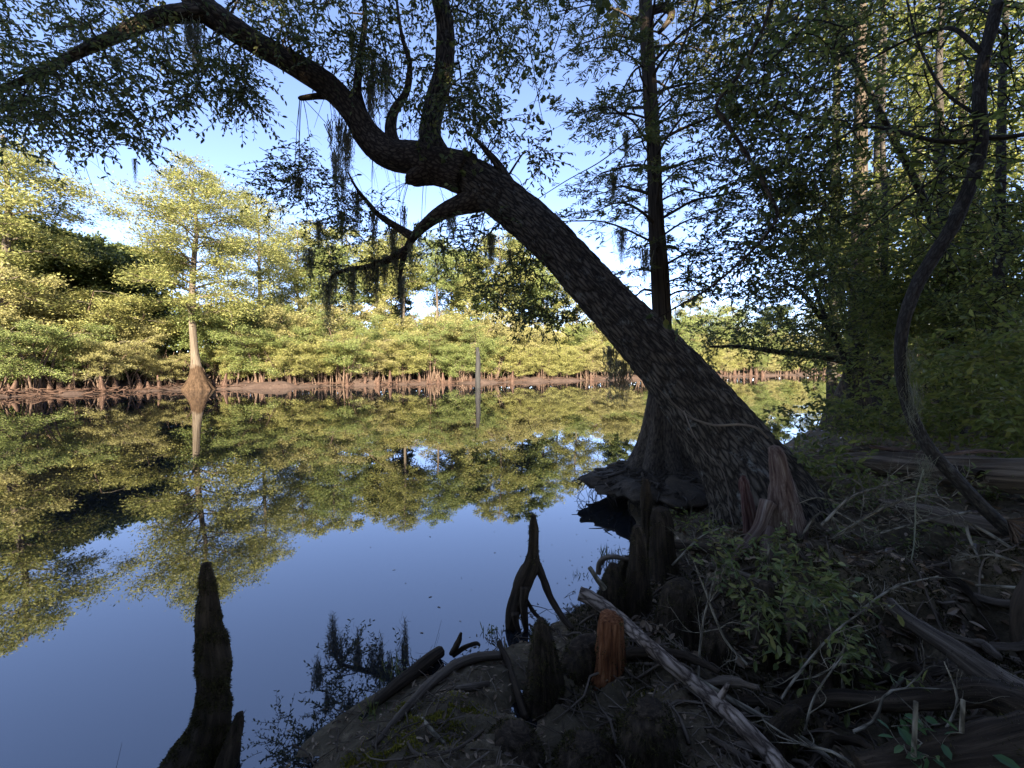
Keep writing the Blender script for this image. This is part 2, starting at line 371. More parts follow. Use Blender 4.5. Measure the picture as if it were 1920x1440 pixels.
def gz(x, y):
    x = np.atleast_1d(np.asarray(x, float)); y = np.atleast_1d(np.asarray(y, float))
    s = land_sd(x, y); z = base_h(s)
    num = np.zeros_like(x); den = np.full(x.shape, 6.0)
    for (cx, cy, cz), cb in zip(CT, CB):
        wgt = 1 / (((x - cx) ** 2 + (y - cy) ** 2) + .012) ** 1.6
        num += wgt * (cz - cb); den += wgt
    z = z + num / den * np.clip(s / .12, 0, 1)
    rough = np.clip(s / .8, .12, 1)
    return z + rough * (.035 * fbm(x, y, 3, .9, 4) + .02 * fbm(x, y, 8, 4., 3) + .009 * fbm(x, y, 12, 9., 2)) * np.where(s > 0, 1, .5)
xs = np.r_[np.linspace(-40, -5, 20), np.linspace(-4.6, -1.8, 20), np.linspace(-1.7, 4.5, 220), np.linspace(4.6, 14, 60), np.linspace(14.5, 118, 50)]
ys = np.r_[np.linspace(-39, -3, 22), np.linspace(-2.5, .6, 16), np.linspace(.65, 6.6, 220), np.linspace(6.7, 16, 60), np.linspace(16.5, 108, 50)]
X, Y = np.meshgrid(xs, ys); Z = gz(X.ravel(), Y.ravel())
mb = MB(); nx, ny = len(xs), len(ys)
i = (np.arange(ny - 1)[:, None] * nx + np.arange(nx - 1)[None]).ravel()
mb.add(np.c_[X.ravel(), Y.ravel(), Z], np.c_[i, i + 1, i + nx + 1, i + nx])
tag(mb.build('ground', M['mud'], None), 'dark muddy near bank littered with leaves and roots', 'ground', kind='structure')
def gpt(px, py, z=.3):
    p = G(px, py, z)
    for _ in range(6):
        zz = gz(p[0], p[1])[0]; p = G(px, py, p[2] * .4 + zz * .6)
    return p

mb = MB(); S = 900.
mb.add([(-S, -S, 0), (S, -S, 0), (S, S, 0), (-S, S, 0)], [[0, 1, 2, 3]])
tag(mb.build('water', M['water'], None), 'still dark river mirroring the sky and far trees', 'water', kind='structure')

# far bank
SH_PX = [(-330, 762), (-150, 753), (0, 745), (180, 738), (350, 731), (500, 728), (650, 724), (800, 720.5), (900, 718.5), (1000, 716), (1130, 713), (1250, 710), (1350, 707), (1450, 704.5), (1560, 702), (1700, 700)]
SH = np.array([G(a, b)[:2] for a, b in SH_PX])
SH = np.vstack([[SH[0] + (-25, -32)], SH, [SH[-1] + (90, 60)]])
sh = catmull(np.c_[SH, np.zeros(len(SH))], 260)[:, :2]
tn = unit(np.gradient(sh, axis=0)); nrm = np.c_[-tn[:, 1], tn[:, 0]]      # pointing away from the water
offs = np.array([-2.5, -.6, -.15, .5, 1.2, 2.2, 4, 8, 18, 60, 200]); hz = np.array([-.8, -.2, -.03, .10, .2, .34, .55, .8, 1.0, 1.5, 2.])
px_ = sh[:, None, :] + nrm[:, None, :] * offs[None, :, None]
wob = fbm(px_[..., 0], px_[..., 1], 21, .12, 4)
zz = hz[None] + .16 * wob * np.clip(offs[None] + .8, 0, 1.2)
px_ = px_ + nrm[:, None, :] * (.5 * fbm(sh[:, 0], sh[:, 1], 5, .09, 3))[:, None, None]
v = np.concatenate([px_, zz[..., None]], -1).reshape(-1, 3); no = len(offs)
i = (np.arange(len(sh) - 1)[:, None] * no + np.arange(no - 1)[None]).ravel()
mb = MB(); mb.add(v, np.c_[i, i + no, i + no + 1, i + 1])
tag(mb.build('far_bank_ground', M['mud_far'], None), 'reddish mud slope of the sunlit far bank', 'ground', kind='structure')
def far_at(px, off):
    """point on the far bank behind photo column px, off metres inland"""
    k = (px - 960) / FPX
    q = sh + nrm * off
    j = np.argmin(np.abs(q[:, 0] - k * q[:, 1]) + np.where(q[:, 1] < 5, 1e6, 0))
    p = q[j]; return np.array([k * p[1], p[1], np.interp(off, offs, hz) - .1])
def px_of(p): return 960 + FPX * p[0] / p[1]

# ------------------------------------------------------------------ growing things
def twig(wood, lv, rng, p0, d, L, r, ll, lw, gap, droop=.3, flat=.5, pair=False, seg=3):
    """one leafy twig: curved stem with alternate leaves"""
    n = 5; t = np.linspace(0, 1, n)[:, None]
    side = np.cross(d, rng.normal(size=3)); side /= (np.linalg.norm(side) + 1e-9)
    p = p0 + d * L * t + side * L * .18 * np.sin(t * PI * .9) - UP * L * droop * t ** 2
    if wood is not None: tube(wood, p, (r, r * .35), seg, n=5, cap=False)
    k = max(2, int(L * .85 / gap)); s = np.linspace(.15, 1, k) + rng.uniform(-.03, .03, k); s = np.clip(s, 0, 1)
    q = np.stack([np.interp(s, t[:, 0], p[:, c]) for c in range(3)], 1)
    tg = unit(p[-1] - p[0] + rng.normal(size=3) * .05)
    nrm0 = unit(UP * (1 + flat) + rng.normal(size=3) * .5)
    lat = unit(np.cross(tg, nrm0))
    sg = np.where(np.arange(k) % 2 == 0, 1, -1)[:, None]
    dd = unit(tg * .6 + lat * sg * .75 + rng.normal(size=(k, 3)) * .28 - UP * .12)
    nn = unit(nrm0 + rng.normal(size=(k, 3)) * (.75 - .5 * flat))
    sz = rng.uniform(.65, 1.2, k)
    lv.add(q, dd, nn, ll * sz, lw * sz)

def connect(wood, rng, skel, skr, target, r0=.02, r1=.006, sag=.1, seg=5, rel=.55):
    """branch from the nearest point of the skeleton to the target; returns the grown skeleton"""
    dist = np.linalg.norm(skel - target, axis=1) - skr * 1.5
    j = int(np.argmin(dist)); a = skel[j]; L = np.linalg.norm(target - a)
    r0 = min(r0, skr[j] * rel) * min(1, .45 + L * .5); r1 = min(r1, r0 * .6)
    m1 = a + (target - a) * .35 + rng.normal(size=3) * L * .09 + UP * L * sag
    m2 = a + (target - a) * .7 + rng.normal(size=3) * L * .08 + UP * L * sag * .7
    k = max(4, int(L / .12))
    c = tube(wood, [a, m1, m2, target], (r0, r1), seg, n=min(k, 14), cap=False)
    return np.vstack([skel, c[1:]]), np.r_[skr, np.linspace(r0, r1, len(c))[1:]]

def foliate(wood, lv, rng, skel, skr, clusters, L=.45, r=.006, ll=.07, lw=.03, gap=.035, droop=.25, flat=.4, sag=.08, r0=.03, bias=(0, 0, 0), order=True):
    """clusters: (centre, radius, twigs)"""
    cl = list(clusters)
    if order:
        dd = [np.min(np.linalg.norm(skel - c[0], axis=1)) for c in cl]; cl = [cl[i] for i in np.argsort(dd)]
    bias = np.array(bias, float)
    for c, rad, k in cl:
        skel, skr = connect(wood, rng, skel, skr, c, r0=r0, sag=sag)
        for _ in range(k):
            d = unit(rng.normal(size=3) * np.array([1, 1, .6]) + bias)
            p0 = c + rng.normal(size=3) * rad * .35
            l = L * rng.uniform(.6, 1.3)
            twig(wood, lv, rng, p0, d, l, r, ll, lw, gap, droop, flat)
    return skel, skr

def bark_disp(scale, stretch, amp, fine=.3):
    def f(b):
        o = np.empty(len(b))
        for i, (x, y, z) in enumerate(b):
            nx = mnoise.noise(Vector((x * 6, y * 6, z * 3))) * .5
            q = Vector((x * scale + nx, y * scale + nx, z * scale * stretch))
            dd = mnoise.voronoi(q)[0]
            o[i] = amp * (min(.35, dd[1] - dd[0]) / .35 - .6) + amp * fine * mnoise.noise(q * 3.1)
        return o
    return f
def pxpath(lst, k=1.0):
    pts = np.array([P(a, b, d) for a, b, d, w_ in lst]); r = np.array([k * w_ * .5 / FPX * d for a, b, d, w_ in lst])
    return pts, r
def skel_of(pts, r, k=24):
    return catmull(pts, k), interp_r(r, k)

def strand_moss(rng, n, L, spread, wdt=.015, curl=.05):
    """hanging moss: n thin curly ribbons below the origin"""
    mb = MB()
    for _ in range(n):
        l = L * rng.uniform(.35, 1) ; k = max(6, int(l / .045)); t = np.linspace(0, 1, k)
        x0, y0 = rng.normal(size=2) * spread * (.6 + .4 * rng.random())
        ph = rng.uniform(0, 6.3, 4); fr = rng.uniform(8, 20, 2)
        x = x0 * (1 - .55 * t) + curl * (np.sin(fr[0] * t * l * 3 + ph[0]) * .5 + .3 * np.sin(fr[1] * t * 4 + ph[1])) * (.3 + t)
        y = y0 * (1 - .55 * t) + curl * (np.sin(fr[1] * t * l * 3 + ph[2]) * .5 + .3 * np.sin(fr[0] * t * 4 + ph[3])) * (.3 + t)
        z = -l * t + rng.uniform(-.02, .06)
        c = np.c_[x, y, z]; a = rng.uniform(0, PI); wv = np.array([math.cos(a), math.sin(a), 0]) * wdt * rng.uniform(.6, 1.3)
        ww = (1 - t * .75)[:, None]
        V = np.concatenate([c - wv * ww * .5, c + wv * ww * .5]); i = np.arange(k - 1)
        mb.add(V, np.c_[i, i + 1, i + 1 + k, i + k])
        # short side curls
        for s in range(int(l / .05)):
            j = rng.integers(1, k - 1); d = unit(rng.normal(size=3) + np.array([0, 0, -.8])); q = rng.normal(size=3) * .02
            e = rng.uniform(.03, .08)
            V = np.array([c[j] - wv * .3, c[j] + wv * .3, c[j] + d * e + q + wv * .15, c[j] + d * e + q - wv * .15]); mb.add(V, [[0, 1, 2, 3]])
    return mb

# ------------------------------------------------------------------ leaning tree over the river
def leaning_tree():
    rng = np.random.default_rng(11)
    base = P(1480, 985, 4.2)
    t = thing('leaning_tree', (base[0], base[1], gz(base[0], base[1])[0]), 'thick furrowed tree trunk leaning far out from the right bank over the river', 'tree')
    tr = [(1462, 1050, 4.1, 310), (1418, 925, 4.25, 240), (1356, 826, 4.5, 192), (1250, 690, 4.85, 156), (1130, 560, 5.25, 134), (1030, 450, 5.6, 121), (940, 372, 5.95, 112), (872, 325, 6.2, 98), (800, 300, 6.4, 80)]
    pts, r = pxpath(tr, .64); r[:4] *= (1.22, 1.18, 1.12, 1.04)
    mb = MB()
    fl = lambda TH, T: 1 + .13 * np.clip(1 - T * 2.6, 0, 1) * np.sin(5 * TH + 1.2) + .05 * np.sin(3 * TH + T * 5) + .03 * np.sin(2 * TH + T * 17)
    tube(mb, pts, r, 110, n=330, mod=fl, disp=bark_disp(24, .17, .02))
    trunk = mb.build('trunk', M['bark_oak'], t)
    sk, skr = skel_of(pts, r, 40)
    limbs = {
        'main': [(880, 330, 6.17, 92), (800, 300, 6.4, 80), (735, 290, 6.5, 66), (692, 255, 6.55, 60), (662, 210, 6.5, 56), (615, 160, 6.45, 54), (525, 105, 6.35, 48), (435, 52, 6.2, 50), (380, 12, 6.1, 56), (335, -50, 6.0, 50), (300, -130, 5.9, 44)],
        'left': [(392, 22, 6.12, 52), (350, 26, 6.05, 46), (300, 32, 6.0, 42), (230, 62, 5.9, 38), (150, 97, 5.8, 32), (80, 135, 5.7, 28), (0, 168, 5.6, 26), (-120, 205, 5.5, 22), (-260, 260, 5.4, 14)],
        'up': [(835, 318, 6.32, 66), (808, 262, 6.35, 56), (812, 205, 6.35, 54), (832, 130, 6.3, 48), (836, 60, 6.2, 44), (826, 0, 6.1, 40), (800, -90, 6, 34)],
        'fork': [(752, 296, 6.45, 40), (733, 250, 6.5, 32), (738, 210, 6.5, 27), (762, 172, 6.5, 22), (768, 120, 6.45, 18), (752, 60, 6.4, 15), (740, -30, 6.4, 12)],
        'side': [(685, 240, 6.53, 32), (670, 170, 6.6, 24), (677, 100, 6.6, 20), (684, 30, 6.6, 18), (680, -60, 6.6, 14)],
        'snag': [(985, 400, 5.85, 44), (945, 325, 5.9, 30), (905, 275, 5.9, 20), (868, 236, 5.95, 7)],
        'low': [(925, 365, 6.0, 78), (880, 380, 6.2, 58), (830, 398, 6.45, 46), (790, 428, 6.7, 32), (766, 458, 6.85, 26), (754, 492, 6.95, 22), (749, 530, 7.0, 14), (747, 560, 7.0, 8)],
        'lowleft': [(775, 445, 6.8, 22), (742, 424, 6.9, 19), (712, 404, 7.0, 16), (690, 380, 7.05, 14), (668, 352, 7.1, 12), (652, 322, 7.1, 8)],
        'droop': [(760, 470, 6.9, 22), (728, 488, 7.0, 19), (690, 500, 7.05, 17), (650, 506, 7.1, 14), (622, 520, 7.1, 12), (612, 556, 7.1, 7)],
        'knob': [(870, 335, 6.2, 60), (815, 325, 6.3, 52), (775, 335, 6.35, 36), (762, 342, 6.36, 12)],
        'stub': [(640, 182, 6.5, 22), (606, 180, 6.5, 15), (566, 184, 6.5, 11), (562, 183, 6.5, 5)],
    }
    for k, l in limbs.items():
        p, rr = pxpath(l, {'main': .8, 'left': .72, 'up': .74, 'low': .76, 'snag': .7}.get(k, .8)); mb = MB()
        rr = rr * np.linspace(1, .45 if k in ('low', 'lowleft', 'droop', 'fork', 'side', 'snag', 'left') else 1, len(rr))
        big = k in ('main', 'left', 'up', 'low', 'knob')
        tube(mb, p, rr, 28 if big else 12, n=110 if k == 'main' else 44, rough=.09, rng=rng, disp=bark_disp(26, .4, .007) if big else None)
        mb.build('limb', M['bark_oak'] if k in ('snag', 'up') else M['bark_limb'], t)
        a, b = skel_of(p, rr, 26); sk = np.vstack([sk, a[4:]]); skr = np.r_[skr, b[4:]]
    keep = sk[:, 2] > P(0, 470, 6)[2]; sk, skr = sk[keep], skr[keep]
    wood = MB(); lv = Leaves()
    def cl(poly, n, d0, d1, tw, rad=.22):
        return [(P(x, y, rng.uniform(d0, d1)), rad, tw) for x, y in sample_poly(rng, poly, n)]
    C = []
    C += cl([(-60, -40), (330, -60), (420, 20), (330, 70), (250, 80), (150, 130), (0, 190), (-60, 150)], 48, 5.0, 6.6, 7)
    C += cl([(-60, 190), (150, 110), (300, 50), (420, 60), (450, 130), (390, 175), (330, 215), (290, 265), (235, 282), (150, 290), (60, 240), (-60, 240)], 84, 5.0, 6.6, 6)
    C += cl([(390, 70), (470, 95), (485, 140), (470, 195), (400, 190), (380, 130)], 15, 5.6, 6.5, 9, .18)
    C += cl([(440, -40), (700, -40), (690, 120), (640, 150), (560, 100), (450, 40)], 24, 5.8, 6.9, 10)
    C += cl([(690, -40), (1010, -40), (985, 90), (930, 130), (905, 190), (840, 215), (720, 190), (680, 100)], 54, 5.6, 6.9, 8)
    C += cl([(850, 200), (940, 190), (1000, 250), (1010, 310), (960, 300), (890, 250)], 12, 5.6, 6.4, 7, .2)
    foliate(wood, lv, rng, sk, skr, C, L=.42, ll=.075, lw=.032, gap=.03, droop=.35, bias=(0, 0, -.25), r0=.03)
    C = cl([(470, 290), (560, 270), (640, 320), (660, 420), (640, 470), (560, 450), (500, 420), (470, 350)], 26, 6.8, 7.5, 8)
    C += cl([(600, 330), (760, 380), (740, 500), (640, 540), (590, 480)], 22, 6.8, 7.5, 7)
    C += cl([(590, 470), (700, 470), (780, 450), (770, 560), (700, 560), (620, 600)], 14, 6.8, 7.4, 4, .12)
    C += cl([(770, 420), (940, 400), (1010, 500), (1090, 590), (1060, 640), (960, 590), (900, 560), (850, 500)], 40, 5.6, 6.8, 8)
    foliate(wood, lv, rng, sk, skr, C, L=.42, ll=.07, lw=.03, gap=.034, droop=.25, r0=.02)
    for _ in range(75):        # bare thin twigs hanging from the limbs
        j = rng.integers(0, len(sk)); a = sk[j]; l = rng.uniform(.3, 1.3); d = rng.normal(size=3) * .35
        tube(wood, [a, a + d * l * .5 - UP * l * .25, a + d * l * .8 - UP * l * .65, a + d * l - UP * l], (.006, .004, .002), 4, n=9, cap=False)
        for q in range(3):
            b = a + d * l * .7 - UP * l * rng.uniform(.4, .8); e = rng.normal(size=3) * .16; tube(wood, [b, b + e * .5 + UP * .01, b + e - UP * .06], (.003, .0015), 3, n=4, cap=False)
    wood.build('twigs', M['bark_limb'], t); lv.build('crown', M['leaf_oak'], t)
    return sk
SK_LEAN = leaning_tree()

# ------------------------------------------------------------------ near bald cypress with root mat
def feather(wood, lv, rng, p0, d, L, r, ll, lw, den=90, flat=.75, droop=.12, sub=.45):
    """flat feathery spray: a stem with side twigs carrying many needles"""
    n = 6; t = np.linspace(0, 1, n)[:, None]
    p = p0 + d * L * t + rng.normal(size=3) * L * .06 * np.sin(t * PI) - UP * L * droop * t ** 2
    tube(wood, p, (r, r * .3), 3 if r < .02 else 5, n=n, cap=False)
    tg = unit(d); lat = unit(np.cross(tg, UP + rng.normal(size=3) * .15))
    k = max(3, int(L * 5)); 
    for s, sg in zip(np.linspace(.25, 1, k), np.where(np.arange(k) % 2, 1, -1)):
        q = p0 + (p[-1] - p0) * s + np.array([np.interp(s, t[:, 0], (p - p0 - (p[-1] - p0) * t)[:, c]) for c in range(3)])
        dd = unit(tg * .7 + lat * sg * rng.uniform(.5, 1) + rng.normal(size=3) * .15)
        l = L * sub * (1.15 - .7 * s) * rng.uniform(.7, 1.2)
        m = max(4, int(l * den)); u = rng.uniform(0, 1, m)[:, None]
        qq = q + dd * l * u + rng.normal(size=(m, 3)) * np.array([.05, .05, .02]) * L * .5 - UP * (u ** 2) * l * .15
        la = unit(np.cross(dd, UP)); sgn = rng.choice([-1, 1], m)[:, None]
        ld = unit(dd * .6 + la * sgn * .7 + rng.normal(size=(m, 3)) * .3)
        nn = unit(UP * flat + rng.normal(size=(m, 3)) * (1.1 - flat) * .8)
        z = rng.uniform(.6, 1.3, m); lv.add(qq, ld, nn, ll * z, lw * z)

def near_cypress():
    rng = np.random.default_rng(23)
    b0 = P(1242, 905, 6.0); t = thing('bald_cypress', (b0[0], b0[1], .15), 'tall straight bald cypress with fluted flaring base just behind the leaning trunk', 'tree')
    tr = [(1243, 935, 6.0, 190), (1241, 890, 6.0, 128), (1241, 830, 6.0, 92), (1242, 740, 6.0, 64), (1242, 640, 6.0, 48), (1238, 520, 6.0, 42), (1230, 400, 6.0, 36), (1226, 280, 6.0, 32), (1219, 180, 6.0, 33), (1212, 60, 6.0, 31), (1208, -60, 6.0, 27), (1204, -300, 6.0, 18)]
    pts, r = pxpath(tr, .76); r[:4] *= (1.75, 1.5, 1.25, 1.08)
    fl = lambda TH, T: 1 + .42 * np.clip(1 - T * 3.0, 0, 1) * (np.abs(np.sin(4.5 * TH + .6 + .3 * np.sin(TH))) - .5) + .04 * np.sin(3 * TH + T * 9)
    mb = MB(); tube(mb, pts, r, 90, n=240, mod=fl, disp=bark_disp(26, .09, .007)); mb.build('trunk', M['bark_cyp'], t)
    # buttress roots spreading into the mat
    for (px, py, d) in ((1105, 905, 5.7), (1150, 925, 5.35), (1210, 945, 5.2), (1262, 955, 5.3), (1310, 930, 5.7), (1180, 890, 6.3)):
        e = P(px, py, d); a = P(1241, 850, 6.0); m = (a + e) / 2 - UP * .12 + (e - a) * .05
        mb = MB(); tube(mb, [a, a * .7 + e * .3 - UP * .12, m - UP * .06, e - UP * .03], (.15, .13, .095, .045), 14, n=26, rough=.25, rng=rng); mb.build('root', M['bark_cyp'], t)
    # overhanging root mat: a lens of roots and soil
    mb = MB(); nr, ns = 22, 72; V = []
    outl = np.array([(1080, 897, 5.75), (1122, 880, 6.4), (1200, 868, 7.0), (1290, 880, 7.0), (1370, 905, 6.2), (1400, 945, 5.2), (1340, 968, 4.7), (1260, 962, 4.7), (1195, 950, 4.85), (1120, 925, 5.3)])
    op = np.array([P(*q) for q in outl]); op = catmull(np.vstack([op, op[:1]]), ns + 1)[:-1]; op[:, 2] = .27
    cen = np.array([b0[0], b0[1] - .15, 0])
    for k in range(nr):
        f = k / (nr - 1); s = math.sin(min(f * 2, 1) * PI / 2) if f < .5 else 1 - ((f - .5) * 2) ** 1.2 * .7
        zt = .40 - .17 * min(f * 2, 1) ** 1.3 if f < .5 else .23 - ((f - .5) * 2) ** 1.5 * .3
        ring = cen + (op - cen) * s; ring[:, 2] = zt
        ring[:, 2] += .022 * fbm(ring[:, 0], ring[:, 1], 4, 1.6, 4) * (1 if f < .8 else .5)
        ring[:, :2] += (unit(op - cen)[:, :2] * (.07 * fbm(op[:, 0] + zt, op[:, 1], 9, 2.5, 3))[:, None]) * min(1, f * 2)
        V.append(ring)
    V = np.concatenate(V); i = np.arange(nr - 1)[:, None] * ns; j = np.arange(ns)[None]
    mb.add(V, np.stack([i + j, i + (j + 1) % ns, i + ns + (j + 1) % ns, i + ns + j], -1).reshape(-1, 4)); mb.build('root_mat', M['root_soil'], t)
    mb = MB()
    for _ in range(340):       # surface rootlets of the mat
        a = rng.uniform(0, 2 * PI); k = int(a / (2 * PI) * ns) % ns; f0 = rng.uniform(.15, .7); f1 = f0 + rng.uniform(.15, .45)
        p = []
        for f in np.linspace(f0, f1, 5):
            q = cen + (op[k] - cen) * min(f, 1.02); q[2] = .40 - .17 * min(f, 1) ** 1.3 + .022 - max(0, f - .97) * 1.5
            p.append(q + rng.normal(size=3) * np.array([.06, .06, .012]))
        tube(mb, p, (rng.uniform(.008, .03), .005), 6, n=9)
    for _ in range(120):       # hanging root hairs under its rim
        k = rng.integers(0, ns); q = cen + (op[k] - cen) * rng.uniform(.88, 1.0); q[2] = .2
        tube(mb, [q, q + rng.normal(size=3) * .04 - UP * rng.uniform(.05, .12), q + rng.normal(size=3) * .07 - UP * rng.uniform(.12, .24)], (.007, .002), 4, n=5)
    mb.build('rootlets', M['bark_cyp'], t)
    # branches
    lv = Leaves()
    br = [(-1, 20, 215, 1180, 75, .7), (-1, 150, 190, 1120, 150, .9)]
    hs = np.linspace(560, -120, 62)
    for i, hy in enumerate(hs):
        x0 = np.interp(hy, [-300, -60, 60, 180, 280, 400, 520, 640][::1], [1204, 1208, 1212, 1219, 1226, 1230, 1238, 1242])
        a = P(x0, hy, 6.0); az = i * 2.4 + rng.uniform(-.5, .5); Lb = rng.uniform(.7, 1.7) * (1 if hy > 60 else .9)
        if hy > 480: Lb *= .55
        d = np.array([math.cos(az), math.sin(az) * .9, rng.uniform(-.1, .22)])
        n = 7; tt = np.linspace(0, 1, n)[:, None]
        p = a + d * Lb * tt + UP * (.18 * np.sin(tt * PI * .8) - .12 * tt ** 2) * Lb + rng.normal(size=(n, 3)) * .03 * tt
        mb = MB(); tube(mb, p, (rng.uniform(.014, .026), .005), 6, n=12)
        lvb = Leaves()
        for s in np.linspace(.3, 1, int(5 + Lb * 5)):
            q = np.array([np.interp(s, tt[:, 0], p[:, c]) for c in range(3)])
            sd_ = unit(np.cross(d, UP)) * rng.choice([-1, 1])
            dd = unit(unit(d) * .6 + sd_ * rng.uniform(.2, 1.1) + rng.normal(size=3) * .2)
            feather(mb, lv, rng, q, dd, rng.uniform(.3, .6), .005, .08, .019, den=88, droop=.25)
        mb.build('branch', M['bark_cyp'], t)
    # crooked dead branch near the top right
    p, r = pxpath([(1222, 20, 6.0, 15), (1245, 14, 5.95, 15), (1259, 22, 5.9, 14), (1255, 38, 5.9, 11), (1235, 62, 5.92, 7)]); mb = MB(); tube(mb, p, r, 9, n=20, rough=.1); mb.build('branch', M['bark_cyp'], t)
    lv.build('crown', M['leaf_cyp'], t)
near_cypress()

# ------------------------------------------------------------------ sunlit far bank: trees
ORD = ['first', 'second', 'third', 'fourth', 'fifth', 'sixth', 'seventh', 'eighth', 'ninth', 'tenth', 'eleventh', 'twelfth', 'thirteenth', 'fourteenth', 'fifteenth', 'sixteenth', 'seventeenth',
       'eighteenth', 'nineteenth', 'twentieth', 'twenty-first', 'twenty-second', 'twenty-third', 'twenty-fourth', 'twenty-fifth', 'twenty-sixth', 'twenty-seventh', 'twenty-eighth', 'twenty-ninth', 'thirtieth',
       'thirty-first', 'thirty-second', 'thirty-third', 'thirty-fourth', 'thirty-fifth', 'thirty-sixth', 'thirty-seventh', 'thirty-eighth', 'thirty-ninth', 'fortieth']
def nth(i): return ORD[i] if i < len(ORD) else ['forty', 'fifty', 'sixty', 'seventy', 'eighty', 'ninety'][(i + 1) // 10 - 4] + ('-' + ORD[(i + 1) % 10 - 1] if (i + 1) % 10 else 'th')
def far_tree(rng, t, H, cb, R, r0, butt=0, nb=40, prof=None, leafm='leaf_far', barkm='bark_pale', den=16, ll=.3, lw=.085, flat=.45, lean=(0, 0), path=None, rise=.12):
    """tall tree: trunk with limbs, layered feathery crown.  cb: where the crown begins, R: its greatest reach"""
    b = np.array(t.location); mb = MB(); lv = Leaves()
    if path is None:
        hh = np.linspace(-.3, H, 9); wob = np.cumsum(rng.normal(size=(9, 2)) * H * .006, 0); wob[:2] = 0
        path = np.c_[wob[:, 0] + lean[0] * hh / H, wob[:, 1] + lean[1] * hh / H, hh]
    path = np.asarray(path, float); hh = path[:, 2]
    rr = r0 * (1 - .82 * np.clip(hh / H, 0, 1)) + .02
    rr = rr + butt * np.exp(-np.clip(hh, 0, None) / 1.15) ** 1.35 if butt else rr + r0 * .5 * np.exp(-np.clip(hh, 0, None) / .7)
    if butt:
        e = np.array([-.3, 0, .45, .95, 1.5, 2.1, 2.7, 3.5, 5, 6.5]); ex = np.stack([np.interp(e, hh, path[:, c]) for c in range(3)], 1)
        path = np.vstack([ex, path[path[:, 2] > 7.5]]); hh = path[:, 2]
        rr = np.interp(hh, [-.3, 0, .5, .95, 1.5, 2.1, 2.6, 3.4, 5, 7.5, 12, H], [1.3, 1.14, .88, .68, .5, .38, .33, .29, .26, .24, .17, .04])
    fl = (lambda TH, T: 1 + .32 * np.clip(1 - T * 4.5, 0, 1) * (np.abs(np.sin(5.5 * TH)) - .5) * 1.3) if butt else None
    tube(mb, b + path, rr, 40 if butt else 10, n=90 if butt else 26, rough=.05, rng=rng, mod=fl)
    prof = prof or [(0, .55), (.25, .9), (.5, 1), (.75, .85), (.92, .6), (1, .3)]
    pz, pr = zip(*prof)
    for i in range(nb):
        f = (i + rng.uniform(0, .8)) / nb; f = f ** .9; z = cb + (H - cb) * f
        a = b + np.array([np.interp(z, hh, path[:, 0]), np.interp(z, hh, path[:, 1]), z])
        az = i * 2.4 + rng.uniform(-.6, .6); L = R * np.interp(f, pz, pr) * rng.uniform(.55, 1.15)
        d = np.array([math.cos(az), math.sin(az), rng.uniform(-.05, .25) + rise])
        tt = np.linspace(0, 1, 6)[:, None]
        p = a + d * L * tt + UP * L * (.1 * np.sin(tt * PI) - .16 * tt ** 2) + rng.normal(size=(6, 3)) * L * .035 * tt
        br = np.interp(z, hh, rr) * .42
        tube(mb, p, (br, .012), 5, n=8, cap=False)
        k = int(3 + L * 2.6)
        for s in np.linspace(.22, 1, k):
            q = np.array([np.interp(s, tt[:, 0], p[:, c]) for c in range(3)])
            sd_ = unit(np.cross(d, UP)) * rng.choice([-1, 1])
            dd = unit(unit(d) * .6 + sd_ * rng.uniform(.1, 1.2) + rng.normal(size=3) * np.array([.3, .3, .3]) + UP * .1)
            l = L * rng.uniform(.18, .34) + .3
            e = q + dd * l - UP * l * .1
            if rng.random() < .6: tube(mb, [q, (q + e) / 2 + UP * l * .06, e], (br * .3 * (1 - s * .5) + .008, .006), 3, n=4, cap=False)
            m = int(den * l * 3); u = rng.uniform(.1, 1.1, m)[:, None]
            qq = q + (e - q) * u + rng.normal(size=(m, 3)) * np.array([.2, .2, .15]) * (l + .3)
            la = unit(np.cross(dd, UP)); ldr = unit(dd * .5 + la * rng.choice([-1, 1], m)[:, None] * .6 + rng.normal(size=(m, 3)) * .35)
            nn = unit(UP * flat + rng.normal(size=(m, 3)) * (1.15 - flat))
            sz = rng.uniform(.55, 1.3, m); lv.add(qq, ldr, nn, ll * sz, lw * sz)
    mb.build('trunk', M[barkm], t); lv.build('crown', M[leafm], t, shape='dia')
    return t
def far_loc(px, off, d=None):
    p = far_at(px, off); return p
